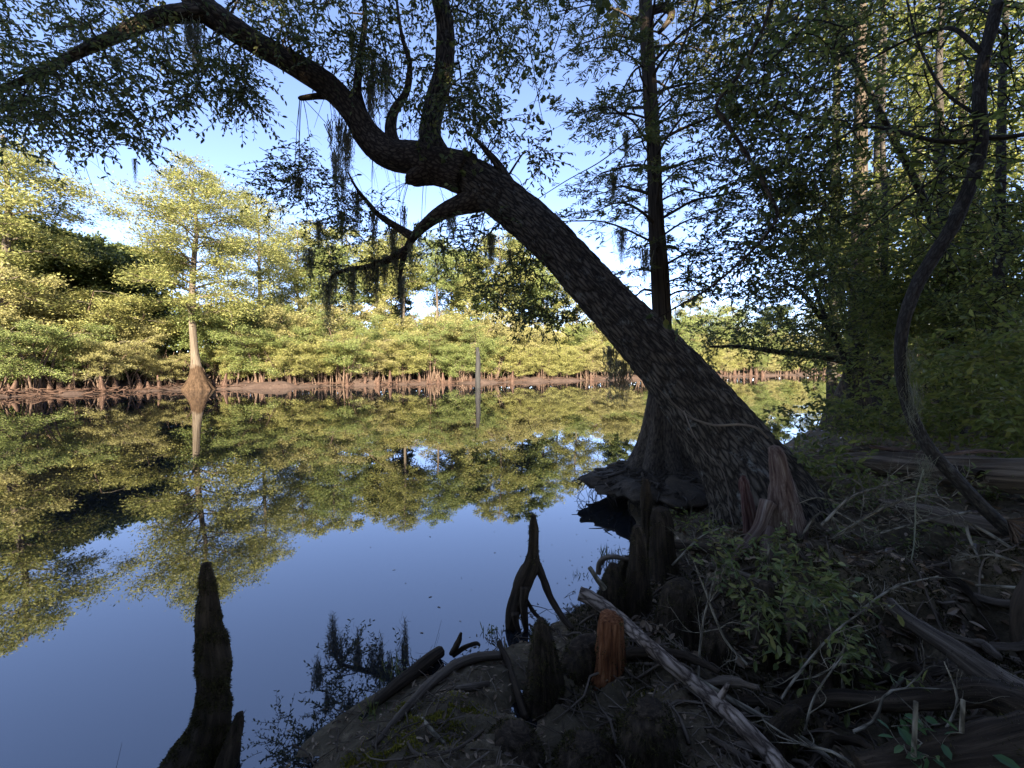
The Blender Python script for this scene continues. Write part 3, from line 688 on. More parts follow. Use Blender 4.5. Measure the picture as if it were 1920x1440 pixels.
# the flared cypress at the water's edge
rng = np.random.default_rng(31)
p0 = far_at(371, .1); s_ = p0[1] / FPX
t = thing('flared_cypress', p0, 'pale cypress with a broad fluted base standing alone at the far water edge', 'tree')
pp = [((a - 371) * s_, 0, max(-.3, (730 - b) * s_ - .1)) for a, b in ((371, 735), (369, 690), (365, 640), (363, 590), (366, 530), (371, 475), (377, 430), (374, 390), (368, 345), (366, 332))]
far_tree(rng, t, 18.2, 5.6, 5.3, .36, butt=1.15, nb=46, prof=[(0, .75), (.15, .85), (.35, .8), (.5, .95), (.62, .95), (.75, .7), (.86, .62), (.95, .5), (1, .25)], path=pp, den=27, ll=.23, lw=.07)
spec = [  # px, offset inland, top py, crown base fraction, reach m, trunk r, leaf, bark, label
    (8, 4.0, 255, .34, 4.2, .35, 'leaf_far', 'bark_pale', 'tallest sunlit cypress at the left edge of the far bank'),
    (131, 11, 448, .42, 5.0, .58, 'leaf_fardark', 'bark_pale', 'dark green hardwood with a thick pinkish trunk left of the flared cypress'),
    (205, 20, 470, .3, 5.5, .3, 'leaf_fardark', 'bark_grey', 'dark rounded tree between the thick pinkish trunk and the flared cypress'),
    (262, 13, 478, .35, 4.2, .3, 'leaf_fardark', 'bark_pale', 'darker slender tree just left of the flared cypress crown'),
    (40, 16, 450, .3, 4.2, .3, 'leaf_far', 'bark_grey', 'light green tree filling the gap left of the thick pinkish trunk'),
    (480, 12, 375, .25, 4.4, .28, 'leaf_far', 'bark_pale', 'yellow green cypress close behind the flared one on its right'),
    (560, 17, 440, .25, 4.4, .25, 'leaf_far', 'bark_pale', 'yellow green tree behind the drooping mossy limb, right of the close cypress'),
    (625, 10, 470, .35, 3.6, .22, 'leaf_far', 'bark_pale', 'slim cypress on the far bank seen below the drooping mossy limb'),
    (700, 16, 455, .45, 3.6, .22, 'leaf_far', 'bark_pale', 'slim pale trunk tree left of the twin white trunks'),
    (756, 10, 438, .55, 3.4, .25, 'leaf_far', 'bark_pale', 'left one of the two white bare trunks on the far bank'),
    (817, 9, 452, .6, 3.2, .19, 'leaf_far', 'bark_pale', 'right, thinner one of the two white bare trunks on the far bank'),
    (880, 18, 478, .3, 4.4, .24, 'leaf_fardark', 'bark_pale', 'green tree behind the snag post, right of the white trunks'),
    (945, 14, 442, .35, 4.6, .24, 'leaf_far', 'bark_pale', 'tallest tree right of the snag post on the far bank'),
    (1015, 18, 465, .35, 4.4, .24, 'leaf_far', 'bark_pale', 'tree whose crown shows just left of the leaning trunk'),
    (590, 21, 425, .25, 4.6, .24, 'leaf_far', 'bark_pale', 'leafy tree just left of the slim cypress below the drooping limb'),
    (662, 22, 440, .3, 4.6, .24, 'leaf_far', 'bark_pale', 'leafy tree right of the slim cypress below the drooping limb'),
    (735, 20, 462, .3, 4.2, .22, 'leaf_fardark', 'bark_pale', 'dark leafy tree just left of the twin white trunks'),
    (850, 13, 470, .3, 4.2, .22, 'leaf_far', 'bark_pale', 'leafy tree just right of the thinner white trunk'),
    (915, 22, 455, .3, 4.8, .22, 'leaf_far', 'bark_pale', 'leafy tree directly behind the snag post'),
    (980, 20, 450, .25, 4.8, .22, 'leaf_fardark', 'bark_pale', 'dark leafy tree right of the tallest one near the snag post'),
    (1045, 22, 470, .25, 5.0, .22, 'leaf_far', 'bark_pale', 'leafy tree touching the left edge of the leaning trunk'),
    (1075, 14, 500, .35, 4.4, .22, 'leaf_far', 'bark_pale', 'lower tree partly hidden by the leaning trunk'),
    (1165, 20, 540, .3, 5.0, .22, 'leaf_fardark', 'bark_pale', 'far tree between the leaning trunk and the near cypress'),
    (1290, 24, 555, .3, 6.0, .25, 'leaf_far', 'bark_pale', 'distant tree just right of the near cypress trunk'),
    (1370, 24, 575, .3, 6.5, .25, 'leaf_far', 'bark_pale', 'distant tree above the small bright bay right of the leaning trunk'),
    (1450, 26, 580, .3, 7.0, .25, 'leaf_fardark', 'bark_pale', 'distant dark tree left of the shaded right bank'),
    (1540, 26, 570, .3, 8.0, .25, 'leaf_far', 'bark_pale', 'farthest tree, half hidden behind the shaded right bank'),
]
for k, (px, off, top, cbf, R, r0, lm, bm, lab) in enumerate(spec):
    rng = np.random.default_rng(100 + k)
    p = far_at(px, off); H = CZ + p[1] * (690 - top) / FPX - p[2]
    t = thing('cypress_tree' if lm == 'leaf_far' else 'hardwood_tree', p, lab, 'tree', 'tall trees of the far bank')
    den = 26 if p[1] < 58 else 15; big = 1.0 if p[1] < 58 else 1.5
    if lm == 'leaf_fardark':
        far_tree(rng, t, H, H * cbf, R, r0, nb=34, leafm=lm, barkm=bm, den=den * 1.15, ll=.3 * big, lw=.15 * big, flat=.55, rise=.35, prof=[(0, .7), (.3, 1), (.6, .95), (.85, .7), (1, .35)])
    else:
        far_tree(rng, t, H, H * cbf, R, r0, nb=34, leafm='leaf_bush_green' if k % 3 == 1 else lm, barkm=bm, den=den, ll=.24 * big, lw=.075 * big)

# dense wood standing farther inland, reads as one mass
rng = np.random.default_rng(55); lv = Leaves(); tr = MB()
for px in np.linspace(-420, 1900, 95):
    p = far_at(px + rng.uniform(-12, 12), rng.uniform(22, 36)); H = rng.uniform(8.5, 11) * (1.25 if px < 330 else 1)
    tube(tr, [p - UP * .3, p + UP * H * .7], (.16, .06), 5, n=4, cap=False)
    m = 420; q = rand_unit(rng, m) * (rng.uniform(.55, 1, m) ** .4)[:, None] * np.array([3.2, 3.2, H * .46]) + p + UP * H * .52
    sz = rng.uniform(.6, 1.3, m); lv.add(q, rand_unit(rng, m), unit(UP * .7 + rng.normal(size=(m, 3)) * .6), .75 * sz, .42 * sz)
o = lv.build('far_wood', M['leaf_fardark'], None, shape='dia'); tag(o, 'dense green wood far behind the bank trees', 'wood', kind='stuff')
o = tr.build('far_wood_trunks', M['bark_grey'], None); tag(o, 'slim trunks of the dense wood behind the bank trees', 'wood', kind='stuff')

# ------------------------------------------------------------------ far bank bushes
def bush_proto(seed, H, R):
    rng = np.random.default_rng(seed); mb = MB(); tw = MB(); lv = Leaves()
    ns = rng.integers(7, 10)
    for i in range(ns):
        az = i * 2 * PI / ns + rng.uniform(-.4, .4); rr = R * rng.uniform(.45, 1.0); h = H * rng.uniform(.55, 1.0)
        b0 = np.array([math.cos(az), math.sin(az), 0]) * R * .14 + np.array([rng.normal() * .2, rng.normal() * .2, -.35])
        d = np.array([math.cos(az), math.sin(az), 0])
        p = [b0, b0 + d * rr * .14 + UP * h * .42, b0 + d * rr * .45 + UP * h * .76, b0 + d * rr * .9 + UP * (h * .95)]
        p = np.array(p) + rng.normal(size=(4, 3)) * .12
        c = tube(mb, p, (.11, .07, .03), 6, n=10, rough=.1, rng=rng, cap=False)
        for s in np.linspace(.34, 1, 15):
            j = min(len(c) - 1, int(s * (len(c) - 1))); q = c[j]
            aa = az + rng.uniform(-1.9, 1.9); l = rng.uniform(.7, 1.7) * (1.15 - .3 * s) * R / 3
            dd = np.array([math.cos(aa), math.sin(aa), rng.uniform(-.3, .4)])
            if s < .5: dd[2] -= .25
            e = q + dd * l
            tube(tw, [q, (q + e) / 2 + UP * l * .1, e], (.03, .011), 3, n=4, cap=False)
            for k in range(4):
                q2 = q + (e - q) * rng.uniform(.3, 1); d2 = unit(dd + rng.normal(size=3) * np.array([.8, .8, .25])); l2 = l * rng.uniform(.35, .6)
                tube(tw, [q2, q2 + d2 * l2], (.012, .005), 3, n=3, cap=False)
                m = int(86 * l2 + 34); u = rng.uniform(0, 1.15, m)[:, None]
                qq = q2 + d2 * l2 * u + rng.normal(size=(m, 3)) * np.array([.2, .2, .13]); lowcut = 1.25 + .7 * math.sin(az * 2 + seed) + .3 * math.sin(aa * 5); qq = qq[qq[:, 2] > lowcut]; m = len(qq)
                if m == 0: continue
                sz = rng.uniform(.6, 1.25, m)
                lv.add(qq, unit(d2 * .5 + rng.normal(size=(m, 3)) * np.array([.7, .7, .3])), unit(UP * .6 + np.array([-.15, -.35, 0]) * 0 + rng.normal(size=(m, 3)) * .75),  .14 * sz, .062 * sz)
    return mb, tw, lv
protos = []
for k, (H, R) in enumerate([(7.6, 3.6), (6.8, 4.0), (8.4, 3.6), (6.2, 3.4), (7.2, 4.3), (8.8, 4.0)]):
    t = thing('bush', (0, 0, 0), '', 'bush', 'bushes along the far bank'); a, b, c = bush_proto(400 + k, H, R)
    a.build('stem', M['bark_stem'], t); b.build('twigs', M['bark_twig'], t); c.build('foliage', M[('leaf_bush', 'leaf_bush_green', 'leaf_bush_pale', 'leaf_bush', 'leaf_bush_pale', 'leaf_bush_green')[k]], t, shape='dia'); protos.append(t)
rng = np.random.default_rng(77); spots = []
acc = np.r_[0, np.cumsum(np.linalg.norm(np.diff(sh, axis=0), axis=1))]
for row, off, step, s0 in ((0, 2.2, 3.2, .84), (1, 5.2, 4.0, 1.12), (2, 9.0, 4.6, 1.42)):
    s = rng.uniform(0, 2)
    while s < acc[-1]:
        q = np.array([np.interp(s, acc, sh[:, 0]), np.interp(s, acc, sh[:, 1])]); n_ = np.array([np.interp(s, acc, nrm[:, 0]), np.interp(s, acc, nrm[:, 1])])
        oo = off + rng.uniform(-.6, .9); p = q + n_ * oo
        px = px_of(p) if p[1] > 5 else -999
        if -70 < px < 1640:
            spots.append((row, px, np.array([p[0], p[1], np.interp(oo, offs, hz) - .12]), s0))
        s += step * rng.uniform(.75, 1.25) * (1 if px < 1150 else 1.5)
used = set()
for row in (0, 1, 2):
    rw = sorted([q for q in spots if q[0] == row], key=lambda q: q[1])
    left = [q for q in rw if q[1] < 371][::-1]; right = [q for q in rw if q[1] >= 371]
    for side, lst in (('left', left), ('right', right)):
        for i, (_, px, p, s0) in enumerate(lst):
            k = int(rng.integers(0, 6)); s = s0 * rng.uniform(.8, 1.12) * (1.15 if px > 1150 else 1)
            if row == 0 and 300 < px < 440: s *= .72
            if row == 0 and px < 320: s *= .95
            lab = ('front row bush on far mud edge, %s to the %s of the flared cypress' if row == 0 else 'middle row far bank bush, %s to the %s of the flared cypress' if row == 1 else 'tallest back row far bank bush, %s to the %s of the flared cypress') % (nth(i), side)
            if k in used: o = dup(protos[k], p, rng.uniform(0, 6.3), (s, s, s * rng.uniform(.9, 1.1)), lab)
            else:
                o = protos[k]; used.add(k); o['label'] = lab; o.location = p; o.rotation_euler = (0, 0, rng.uniform(0, 6.3)); o.scale = (s, s, s)
for k in range(6):
    if k not in used:
        for ch in list(protos[k].children): bpy.data.objects.remove(ch)
        bpy.data.objects.remove(protos[k])

# knees, stems and driftwood at the far waterline
def knee_mesh(rng, h, r, seg=14, lumps=.16, n=18, bend=.12):
    mb = MB(); b = rng.normal(size=2) * bend * h
    p = [(0, 0, -.12), (b[0] * .2, b[1] * .2, h * .25), (b[0] * .7, b[1] * .5, h * .62), (b[0], b[1], h)]
    tube(mb, p, (r * 1.15, r * .72, r * .45, r * .2), seg, n=n, rough=lumps, rng=rng); return mb
rng = np.random.default_rng(91); kp = []
for k in range(5):
    mb = knee_mesh(rng, rng.uniform(.7, 1.1), rng.uniform(.16, .26), 9, .25, 9)
    o = mb.build('cypress_knee', M['knee_far']); tag(o, '', 'cypress knee', 'cypress knees along the far bank'); kp.append(o)
lst = []
for px in np.r_[rng.uniform(-20, 340, 16), rng.uniform(400, 700, 26), rng.uniform(700, 1130, 44), rng.uniform(1290, 1480, 10)]:
    off = rng.uniform(.5, 2.6); lst.append((px, far_at(px, off)))
lst.sort(key=lambda q: q[0]); L_ = [q for q in lst if q[0] < 371][::-1]; R_ = [q for q in lst if q[0] >= 371]; used = set()
for side, l in (('left', L_), ('right', R_)):
    for i, (px, p) in enumerate(l):
        k = int(rng.integers(0, 5)); o = kp[k]
        if k in used: o = o.copy(); COL.objects.link(o)
        used.add(k); s = rng.uniform(.6, 1.35) * (1 if px < 1200 else 1.6); o.location = p; o.scale = (s, s, s * rng.uniform(.8, 1.4)); o.rotation_euler = (rng.normal() * .08, rng.normal() * .08, rng.uniform(0, 6))
        o['label'] = 'reddish cypress knee on the far mud, %s to the %s of the flared cypress' % (nth(i), side)
# short bare stems behind the knees: dark undergrowth base
tr = MB()
for px in np.linspace(-150, 1560, 620):
    p = far_at(px + rng.uniform(-6, 6), rng.uniform(1.6, 4.5)); h = rng.uniform(1.0, 3.2); d = rng.normal(size=3) * np.array([.35, .35, 0]) * h
    tube(tr, [p - UP * .2, p + UP * h * .5 + d * .3, p + UP * h + d], (rng.uniform(.03, .09), .02), 5, n=5, cap=False)
tag(tr.build('undergrowth_stems', M['bark_stem']), 'tangled reddish stems under the far bank bushes', 'undergrowth', kind='stuff')
lv = Leaves()
for px in np.linspace(-200, 1600, 150):
    p = far_at(px, rng.uniform(5, 9)); m = 160
    q = p + rng.normal(size=(m, 3)) * np.array([1.1, 1.1, .8]) + UP * 1.4; sz = rng.uniform(.6, 1.3, m)
    lv.add(q, rand_unit(rng, m), rand_unit(rng, m), .5 * sz, .26 * sz)
tag(lv.build('undergrowth', M['leaf_wood'], None, shape='dia'), 'dark undergrowth beneath the far bank bushes', 'undergrowth', kind='stuff')
def driftwood(name, pts, r, label, mat='knee_far', cat='driftwood', group=None, seg=8, rough=.15, n=None):
    mb = MB(); tube(mb, pts, r, seg, n=n, rough=rough); o = mb.build(name, M[mat]); tag(o, label, cat, group); return o
tangle = MB()
for _ in range(330):
    px = rng.uniform(-30, 330) if _ < 120 else rng.uniform(330, 1150); p = far_at(px, rng.uniform(-.3, 1.3) if _ < 120 else rng.uniform(.1, 1.9)) + UP * rng.uniform(.05, .35)
    d = np.array([rng.normal(), rng.normal() * .6, rng.normal() * .12]) * .55
    tube(tangle, [p - d, p + rng.normal(size=3) * .12, p + d], (rng.uniform(.02, .06), .015), 5, n=5)
tag(tangle.build('driftwood_tangle', M['knee_far']), 'tangle of washed up branches and roots along the far mud', 'driftwood', kind='stuff')
# snag post standing in the water
p = G(896, 727); s_ = p[1] / FPX
t = thing('dead_snag', p, 'grey dead post standing in the water in front of the far bank', 'snag')
mb = MB(); tube(mb, [p + (0, 0, -.5), p + (0, 0, 1.2), p + (.03, 0, 2.9), p + (0, 0, 68 * s_), p + (.02, 0, 76 * s_)], (.24, .23, .2, .16, .05), 14, n=26, rough=.1, rng=rng); mb.build('trunk', M['snag_grey'], t)
mb = MB(); tube(mb, [p + (-.1, -.05, 70 * s_), p + (-.16, -.1, 77 * s_)], (.09, .02), 7, n=5, rough=.2, rng=rng); mb.build('splinter', M['snag_grey'], t)

# ------------------------------------------------------------------ the wood behind the photographer, which shades this bank
rng = np.random.default_rng(66); lv = Leaves(); tr = MB()
for i in range(58):
    x = -26 + 58 * ((i * .618) % 1) ; y = rng.uniform(-13, -6); H = rng.uniform(14.2, 16.6) if x < 3 else rng.uniform(12, 14.2)
    p = np.array([x, y, .5]); tube(tr, [p - UP * .4, p + UP * H * .8], (.28, .08), 7, n=5, cap=False)
    m = 800 if x < 3 else 520; q = rand_unit(rng, m) * (rng.uniform(.2, 1, m) ** .4)[:, None] * np.array([2.9, 2.6, H * .42]) + p + UP * H * .55
    sz = rng.uniform(.6, 1.3, m); lv.add(q, rand_unit(rng, m), rand_unit(rng, m), .85 * sz, .5 * sz)
tag(lv.build('back_wood', M['leaf_wood'], None, shape='dia'), 'tall shady wood standing behind the viewpoint on the near bank', 'wood', kind='stuff')
tag(tr.build('back_wood_trunks', M['bark_grey']), 'trunks of the shady wood behind the viewpoint', 'wood', kind='stuff')

# ------------------------------------------------------------------ hanging moss on the leaning tree
rng = np.random.default_rng(120); mp = []
for k in range(5):
    mb = strand_moss(np.random.default_rng(500 + k), (50, 40, 64, 30, 56)[k], (1.0, .8, 1.15, .9, .7)[k], (.07, .06, .09, .045, .1)[k])
    o = mb.build('spanish_moss', M['hair_moss'], None, smooth=False); mp.append(o)
ML = [  # px, py, depth, length px, width factor, label
    (366, 45, 6.1, 115, 1.2, 'thick grey moss beard hanging below the top bend of the leaning tree'),
    (352, 40, 6.05, 60, .9, 'short moss beard left of the thick one at the top bend'),
    (612, 530, 7.1, 80, 1.2, 'moss beard on the tip of the drooping lower limb, leftmost over the water'),
    (628, 512, 7.1, 66, 1.0, 'moss beard second from the tip of the drooping lower limb'),
    (690, 500, 7.05, 52, 1.0, 'short moss tuft midway along the drooping lower limb'),
    (752, 520, 7.0, 86, .9, 'long moss streamer on the downward pointing broken limb'),
    (742, 470, 6.95, 52, 1.1, 'moss clump at the elbow of the lower limb'),
    (720, 480, 7.0, 60, .9, 'moss clump left of the elbow of the lower limb'),
    (757, 390, 7.0, 62, .7, 'thin moss tail hanging beside the forking lower limb'),
    (640, 230, 6.55, 110, 1.1, 'long moss curtain under the outer bend of the main limb'),
    (652, 250, 6.5, 85, .9, 'moss curtain just right of the longest one under the outer bend'),
    (642, 330, 7.1, 50, .8, 'moss wisp on the raised twig of the lower limb'),
    (668, 360, 7.1, 70, .9, 'moss beard on the thin rising branch below the main limb'),
    (700, 400, 7.0, 95, 1.0, 'long moss beard between the thin rising branch and the drooping limb'),
    (702, 110, 6.6, 120, 1.0, 'moss column beside the slender upright branch above the main limb'),
    (694, 160, 6.6, 80, .9, 'moss hanging low on the slender upright branch'),
    (660, 60, 6.6, 70, .8, 'moss wisp high on the slender upright branch'),
    (785, 420, 6.8, 44, .9, 'moss tuft under the thick part of the lower limb'),
    (252, 300, 5.6, 40, .35, 'single thin moss thread hanging from the left leaves'),
    (560, 330, 7.1, 46, .6, 'wisp of moss in the left end of the drooping leafy branch'),
    (598, 415, 7.1, 60, .8, 'moss beard in the middle of the drooping leafy branch'),
    (640, 400, 7.1, 58, .8, 'moss beard right of centre in the drooping leafy branch'),
    (920, 440, 6.0, 60, .9, 'moss below the junction of the lower limb and the trunk'),
    (955, 470, 5.9, 52, .8, 'moss wisp under the trunk right of the junction'),
    (580, 470, 7.1, 60, .8, 'moss beard at the lower left end of the drooping leafy branch'),
    (660, 505, 7.05, 80, 1.0, 'long moss beard right of the drooping limb tip'),
    (705, 492, 7.0, 84, .9, 'long moss beard midway along the drooping lower limb'),
    (736, 430, 6.95, 70, .9, 'moss beard on the thin rising branch near its root'),
    (770, 455, 6.8, 66, .8, 'moss beard just right of the downward broken limb'),
    (845, 392, 6.4, 50, 1.0, 'moss tuft under the thick start of the lower limb'),
    (725, 120, 6.5, 100, .9, 'moss column between the two slender upright branches'),
    (735, 210, 6.5, 60, .7, 'moss wisp on the short forking branch'),
    (630, 290, 7.0, 80, .8, 'moss streamer left of the raised twig of the lower limb'),
    (1145, 655, 5.3, 95, 1.3, 'bushy moss hanging from the underside of the leaning trunk low over the water'),
    (1165, 680, 5.2, 80, 1.0, 'smaller moss clump right of the low bushy one under the trunk'),
    (1175, 250, 6.0, 50, .8, 'moss on an upper branch of the near cypress left of its stem'),
    (1150, 330, 5.9, 50, .8, 'moss on a middle branch of the near cypress, left side'),
    (1165, 430, 6.0, 60, .9, 'moss on a lower branch of the near cypress, left side'),
    (1292, 500, 6.0, 60, .7, 'moss thread on the right side of the near cypress'),
    (1210, 470, 5.8, 60, .7, 'moss dangling against the near cypress trunk'),
]
for i, (px, py, d, lp, wf, lab) in enumerate(ML):
    k = i % 5; o = mp[k]
    if i >= 5: o = o.copy(); COL.objects.link(o)
    Lm = lp * d / FPX / (1.0, .8, 1.15, .9, .7)[k]
    o.location = P(px, py, d); o.scale = (Lm * .4 + wf * .55, Lm * .4 + wf * .55, Lm * 1.15); o.rotation_euler = (0, 0, rng.uniform(0, 6.3))
    tag(o, lab, 'spanish moss', 'moss hanging over the river')

# ------------------------------------------------------------------ vines
def vine(pts, r, label, mat='bark_limb', leaves=0, ll=.06, lw=.055, leafm='leaf_oak', seg=7, n=None, seed=0, twigs=0):
    rng = np.random.default_rng(900 + seed); pts = np.array([P(*q) for q in pts])
    if not leaves:
        mb = MB(); tube(mb, pts, r, seg, n=n or len(pts) * 8, rough=.08, rng=rng); o = mb.build('vine', M[mat]); return tag(o, label, 'vine')
    t = thing('vine', pts[0], label, 'vine'); mb = MB(); c = tube(mb, pts, r, seg, n=n or len(pts) * 8, rough=.08, rng=rng); lv = Leaves()
    for i in range(leaves):
        j = rng.integers(2, len(c)); q = c[j]; dd = unit(rng.normal(size=3) * np.array([1, 1, .7])); l = rng.uniform(.08, .3)
        tube(mb, [q, q + dd * l * .6 + UP * .01, q + dd * l - UP * l * .3], (.0025, .0012), 3, n=4, cap=False)
        m = rng.integers(2, 5); u = rng.uniform(.4, 1, m)[:, None]
        lv.add(q + dd * l * u - UP * l * .3 * u ** 2, unit(rng.normal(size=(m, 3)) + np.array([0, 0, -.9])), rand_unit(rng, m) + np.array([0, -.8, .2]), ll * rng.uniform(.7, 1.2, m), lw * rng.uniform(.7, 1.2, m))
    mb.build('stem', M[mat], t); lv.build('foliage', M[leafm], t, shape='heart'); return t
vine([(1500, -90, 3.2), (1455, -20, 3.2), (1428, 60, 3.25), (1385, 140, 3.3), (1344, 195, 3.3), (1362, 230, 3.3), (1400, 290, 3.3), (1440, 360, 3.25), (1457, 400, 3.2), (1440, 435, 3.2), (1400, 480, 3.2), (1330, 540, 3.2), (1270, 575, 3.2), (1225, 600, 3.3)],
     (.011, .013, .014, .015, .014, .012, .008, .005), 'crooked dark vine bending back on itself in front of the right canopy', leaves=34, ll=.07, lw=.035, seed=1)
vine([(1320, -60, 4.2), (1300, 30, 4.3), (1270, 110, 4.4), (1233, 185, 4.5), (1195, 245, 4.6), (1130, 300, 4.7), (1060, 340, 4.8), (990, 385, 5.1)], (.011, .010, .008, .006, .004), 'dark bare vine arching across the near cypress crown', seed=2)
for k, (pts, lf, lab) in enumerate([
    ([(1020, -40, 5), (1012, 40, 5), (985, 90, 5), (950, 140, 5.1), (915, 190, 5.2), (880, 225, 5.4)], 10, 'leafy vine slanting down left towards the broken snag branch'),
    ([(985, -40, 5), (990, 60, 5), (1002, 140, 5), (1012, 200, 5), (1020, 235, 5)], 12, 'round leaved vine dangling in the sky gap, ending lowest on the right'),
    ([(845, -40, 5.2), (850, 60, 5.2), (842, 150, 5.3), (848, 240, 5.4), (880, 300, 5.5), (920, 350, 5.6)], 6, 'vine hanging past the upright limb down to the trunk'),
    ([(800, -40, 5.2), (822, 50, 5.2), (850, 130, 5.2), (870, 250, 5.3), (890, 330, 5.5)], 5, 'thin vine crossing the upright limb from its left'),
    ([(780, -40, 5.5), (770, 60, 5.5), (755, 150, 5.6), (770, 230, 5.8), (800, 285, 6.1)], 4, 'thin vine left of the upright limb ending on the main limb'),
    ([(1075, -40, 4.6), (1050, 60, 4.7), (1010, 170, 4.8), (985, 240, 5)], 12, 'vine with round leaves falling left across the blue sky gap'),
    ([(868, 235, 5.7), (850, 260, 5.6), (838, 320, 5.6), (850, 370, 5.7)], 3, 'short vine loop under the broken snag branch'),
    ([(700, -40, 5.9), (716, 70, 5.9), (738, 150, 6), (760, 210, 6.1), (800, 270, 6.2)], 3, 'thin vine between the two upright branches of the main limb'),
]):
    vine(pts, (.006, .005, .003), lab, leaves=lf, seed=10 + k, seg=5, ll=.062, lw=.058, leafm='leaf_shrub' if k in (1, 5) else 'leaf_oak')
vine([(1225, 720, 4.58), (1275, 768, 4.35), (1300, 785, 4.24), (1340, 797, 4.14), (1385, 796, 4.06), (1418, 802, 4.0), (1440, 822, 4.0)], (.008, .012, .013, .013, .012, .01), 'pale woody vine lying across the base of the leaning trunk', mat='wood_dead', seed=3)
vine([(1282, 770, 4.3), (1300, 815, 4.15), (1325, 850, 4.05), (1352, 878, 3.95), (1364, 915, 3.85), (1366, 945, 3.8), (1375, 985, 3.7)], (.007, .007, .006, .006), 'thin grey vine running down the foot of the leaning trunk', mat='wood_dead', seed=4)
# overhanging twig of round leaves at the top of the sky gap
rng = np.random.default_rng(131); pts = [P(1200, -60, 3.6), P(1150, -20, 3.6), P(1105, 0, 3.6), P(1060, 5, 3.6)]
t = thing('leafy_bough', pts[0], 'bough tip with rounded leaves entering the top of the sky gap', 'bough'); mb = MB(); lv = Leaves()
tube(mb, pts, (.008, .003), 5, n=14)
for px, py in sample_poly(rng, [(1045, -30), (1170, -40), (1168, 10), (1130, 30), (1112, 42), (1090, 25), (1050, 12)], 16):
    q = P(px, py - 18, 3.6 + rng.normal() * .1); tube(mb, [q + (0, 0, .06), q], (.003, .0015), 3, n=3, cap=False); m = 6
    lv.add(q + rng.normal(size=(m, 3)) * .035, unit(rng.normal(size=(m, 3)) + np.array([0, 0, -1])), rand_unit(rng, m) + np.array([0, -.7, .1]), .055 * rng.uniform(.7, 1.2, m), .05 * rng.uniform(.7, 1.2, m))
mb.build('stem', M['bark_limb'], t); lv.build('foliage', M['leaf_oak'], t, shape='heart')

# ------------------------------------------------------------------ shaded right bank: curved sapling and the trees behind it
def canopy_tree(name, label, trunk, limbs, clusters, leafm, barkm, seed, tw=12, L=.5, ll=.085, lw=.042, gap=.036, droop=.2, flat=.75, cat='tree', group=None, r0=.03, bseg=12, rough=.06, wmat=None, sag=.1):
    rng = np.random.default_rng(seed); pts, r = pxpath(trunk, .68); r = r * (.76 if name == 'curved_sapling' else .9)
    t = thing(name, (pts[0][0], pts[0][1], gz(pts[0][0], pts[0][1])[0]), label, cat, group)
    mb = MB(); tube(mb, pts, r, bseg, n=max(24, len(pts) * 7), rough=rough, rng=rng); mb.build('trunk', M[barkm], t)
    sk, skr = skel_of(pts, r, 40); 
    for l in limbs:
        p, rr = pxpath(l, .75); mb = MB(); tube(mb, p, rr, 7, n=24, rough=.08, rng=rng); mb.build('limb', M[barkm], t)
        a, b = skel_of(p, rr, 20); sk = np.vstack([sk, a]); skr = np.r_[skr, b]
    lo = np.array([min(c[0][2] for c in clusters) - .6]); keep = sk[:, 2] > lo
    sk, skr = sk[keep], skr[keep]
    wood = MB(); lv = Leaves()
    foliate(wood, lv, rng, sk, skr, clusters, L=L, ll=ll * .86, lw=lw * .84, gap=gap * .88, droop=droop, flat=flat, r0=r0, sag=sag)
    wood.build('twigs', M[wmat or barkm], t); lv.build('crown', M[leafm], t); return t
def cls(seed, poly, n, d0, d1, tw, rad=.25):
    rng = np.random.default_rng(seed); return [(P(x, y, rng.uniform(d0, d1)), rad, tw) for x, y in sample_poly(rng, poly, n)]
canopy_tree('curved_sapling', 'dark S-curved sapling trunk in front of the shaded right bank', [(1960, 1050, 2.7, 46), (1880, 985, 2.75, 44), (1800, 905, 2.8, 42), (1740, 838, 2.85, 39), (1706, 770, 2.9, 36), (1690, 700, 2.9, 34), (1690, 630, 2.9, 36), (1708, 560, 2.9, 40), (1740, 495, 2.9, 42), (1782, 430, 2.9, 42), (1818, 350, 2.9, 40), (1838, 270, 2.9, 38), (1836, 200, 2.9, 36), (1843, 120, 2.9, 36), (1862, 40, 2.9, 36), (1885, -50, 2.9, 36), (1910, -200, 2.9, 30)],
    [[(1838, 262, 2.9, 14), (1795, 266, 2.95, 12), (1745, 262, 3.0, 10), (1690, 248, 3.1, 9), (1640, 238, 3.2, 7), (1595, 240, 3.3, 4)],
     [(1845, 258, 2.9, 14), (1880, 258, 2.85, 12), (1930, 250, 2.8, 10), (1990, 235, 2.7, 6)],
     [(1842, 100, 2.9, 12), (1790, 55, 3.0, 9), (1740, 60, 3.15, 7), (1680, 85, 3.3, 6), (1600, 130, 3.5, 4)],
     [(1836, 220, 2.9, 8), (1770, 170, 3.0, 6), (1725, 90, 3.1, 5), (1700, 0, 3.2, 4)],
     [(1825, 270, 2.9, 9), (1760, 330, 3.1, 7), (1680, 385, 3.3, 5), (1600, 450, 3.6, 3)]],
    cls(1, [(1400, -40), (1960, -60), (1960, 240), (1850, 300), (1700, 330), (1560, 300), (1470, 250), (1400, 150)], 46, 2.9, 4.6, 7) +
    cls(2, [(1640, 300), (1850, 280), (1960, 300), (1960, 480), (1800, 500), (1650, 440)], 12, 2.9, 4.2, 6), 'leaf_under', 'bark_grey', 201, L=.5, ll=.062, lw=.033, rough=.1)
RIGHT = 'trees crowding the shaded right bank'
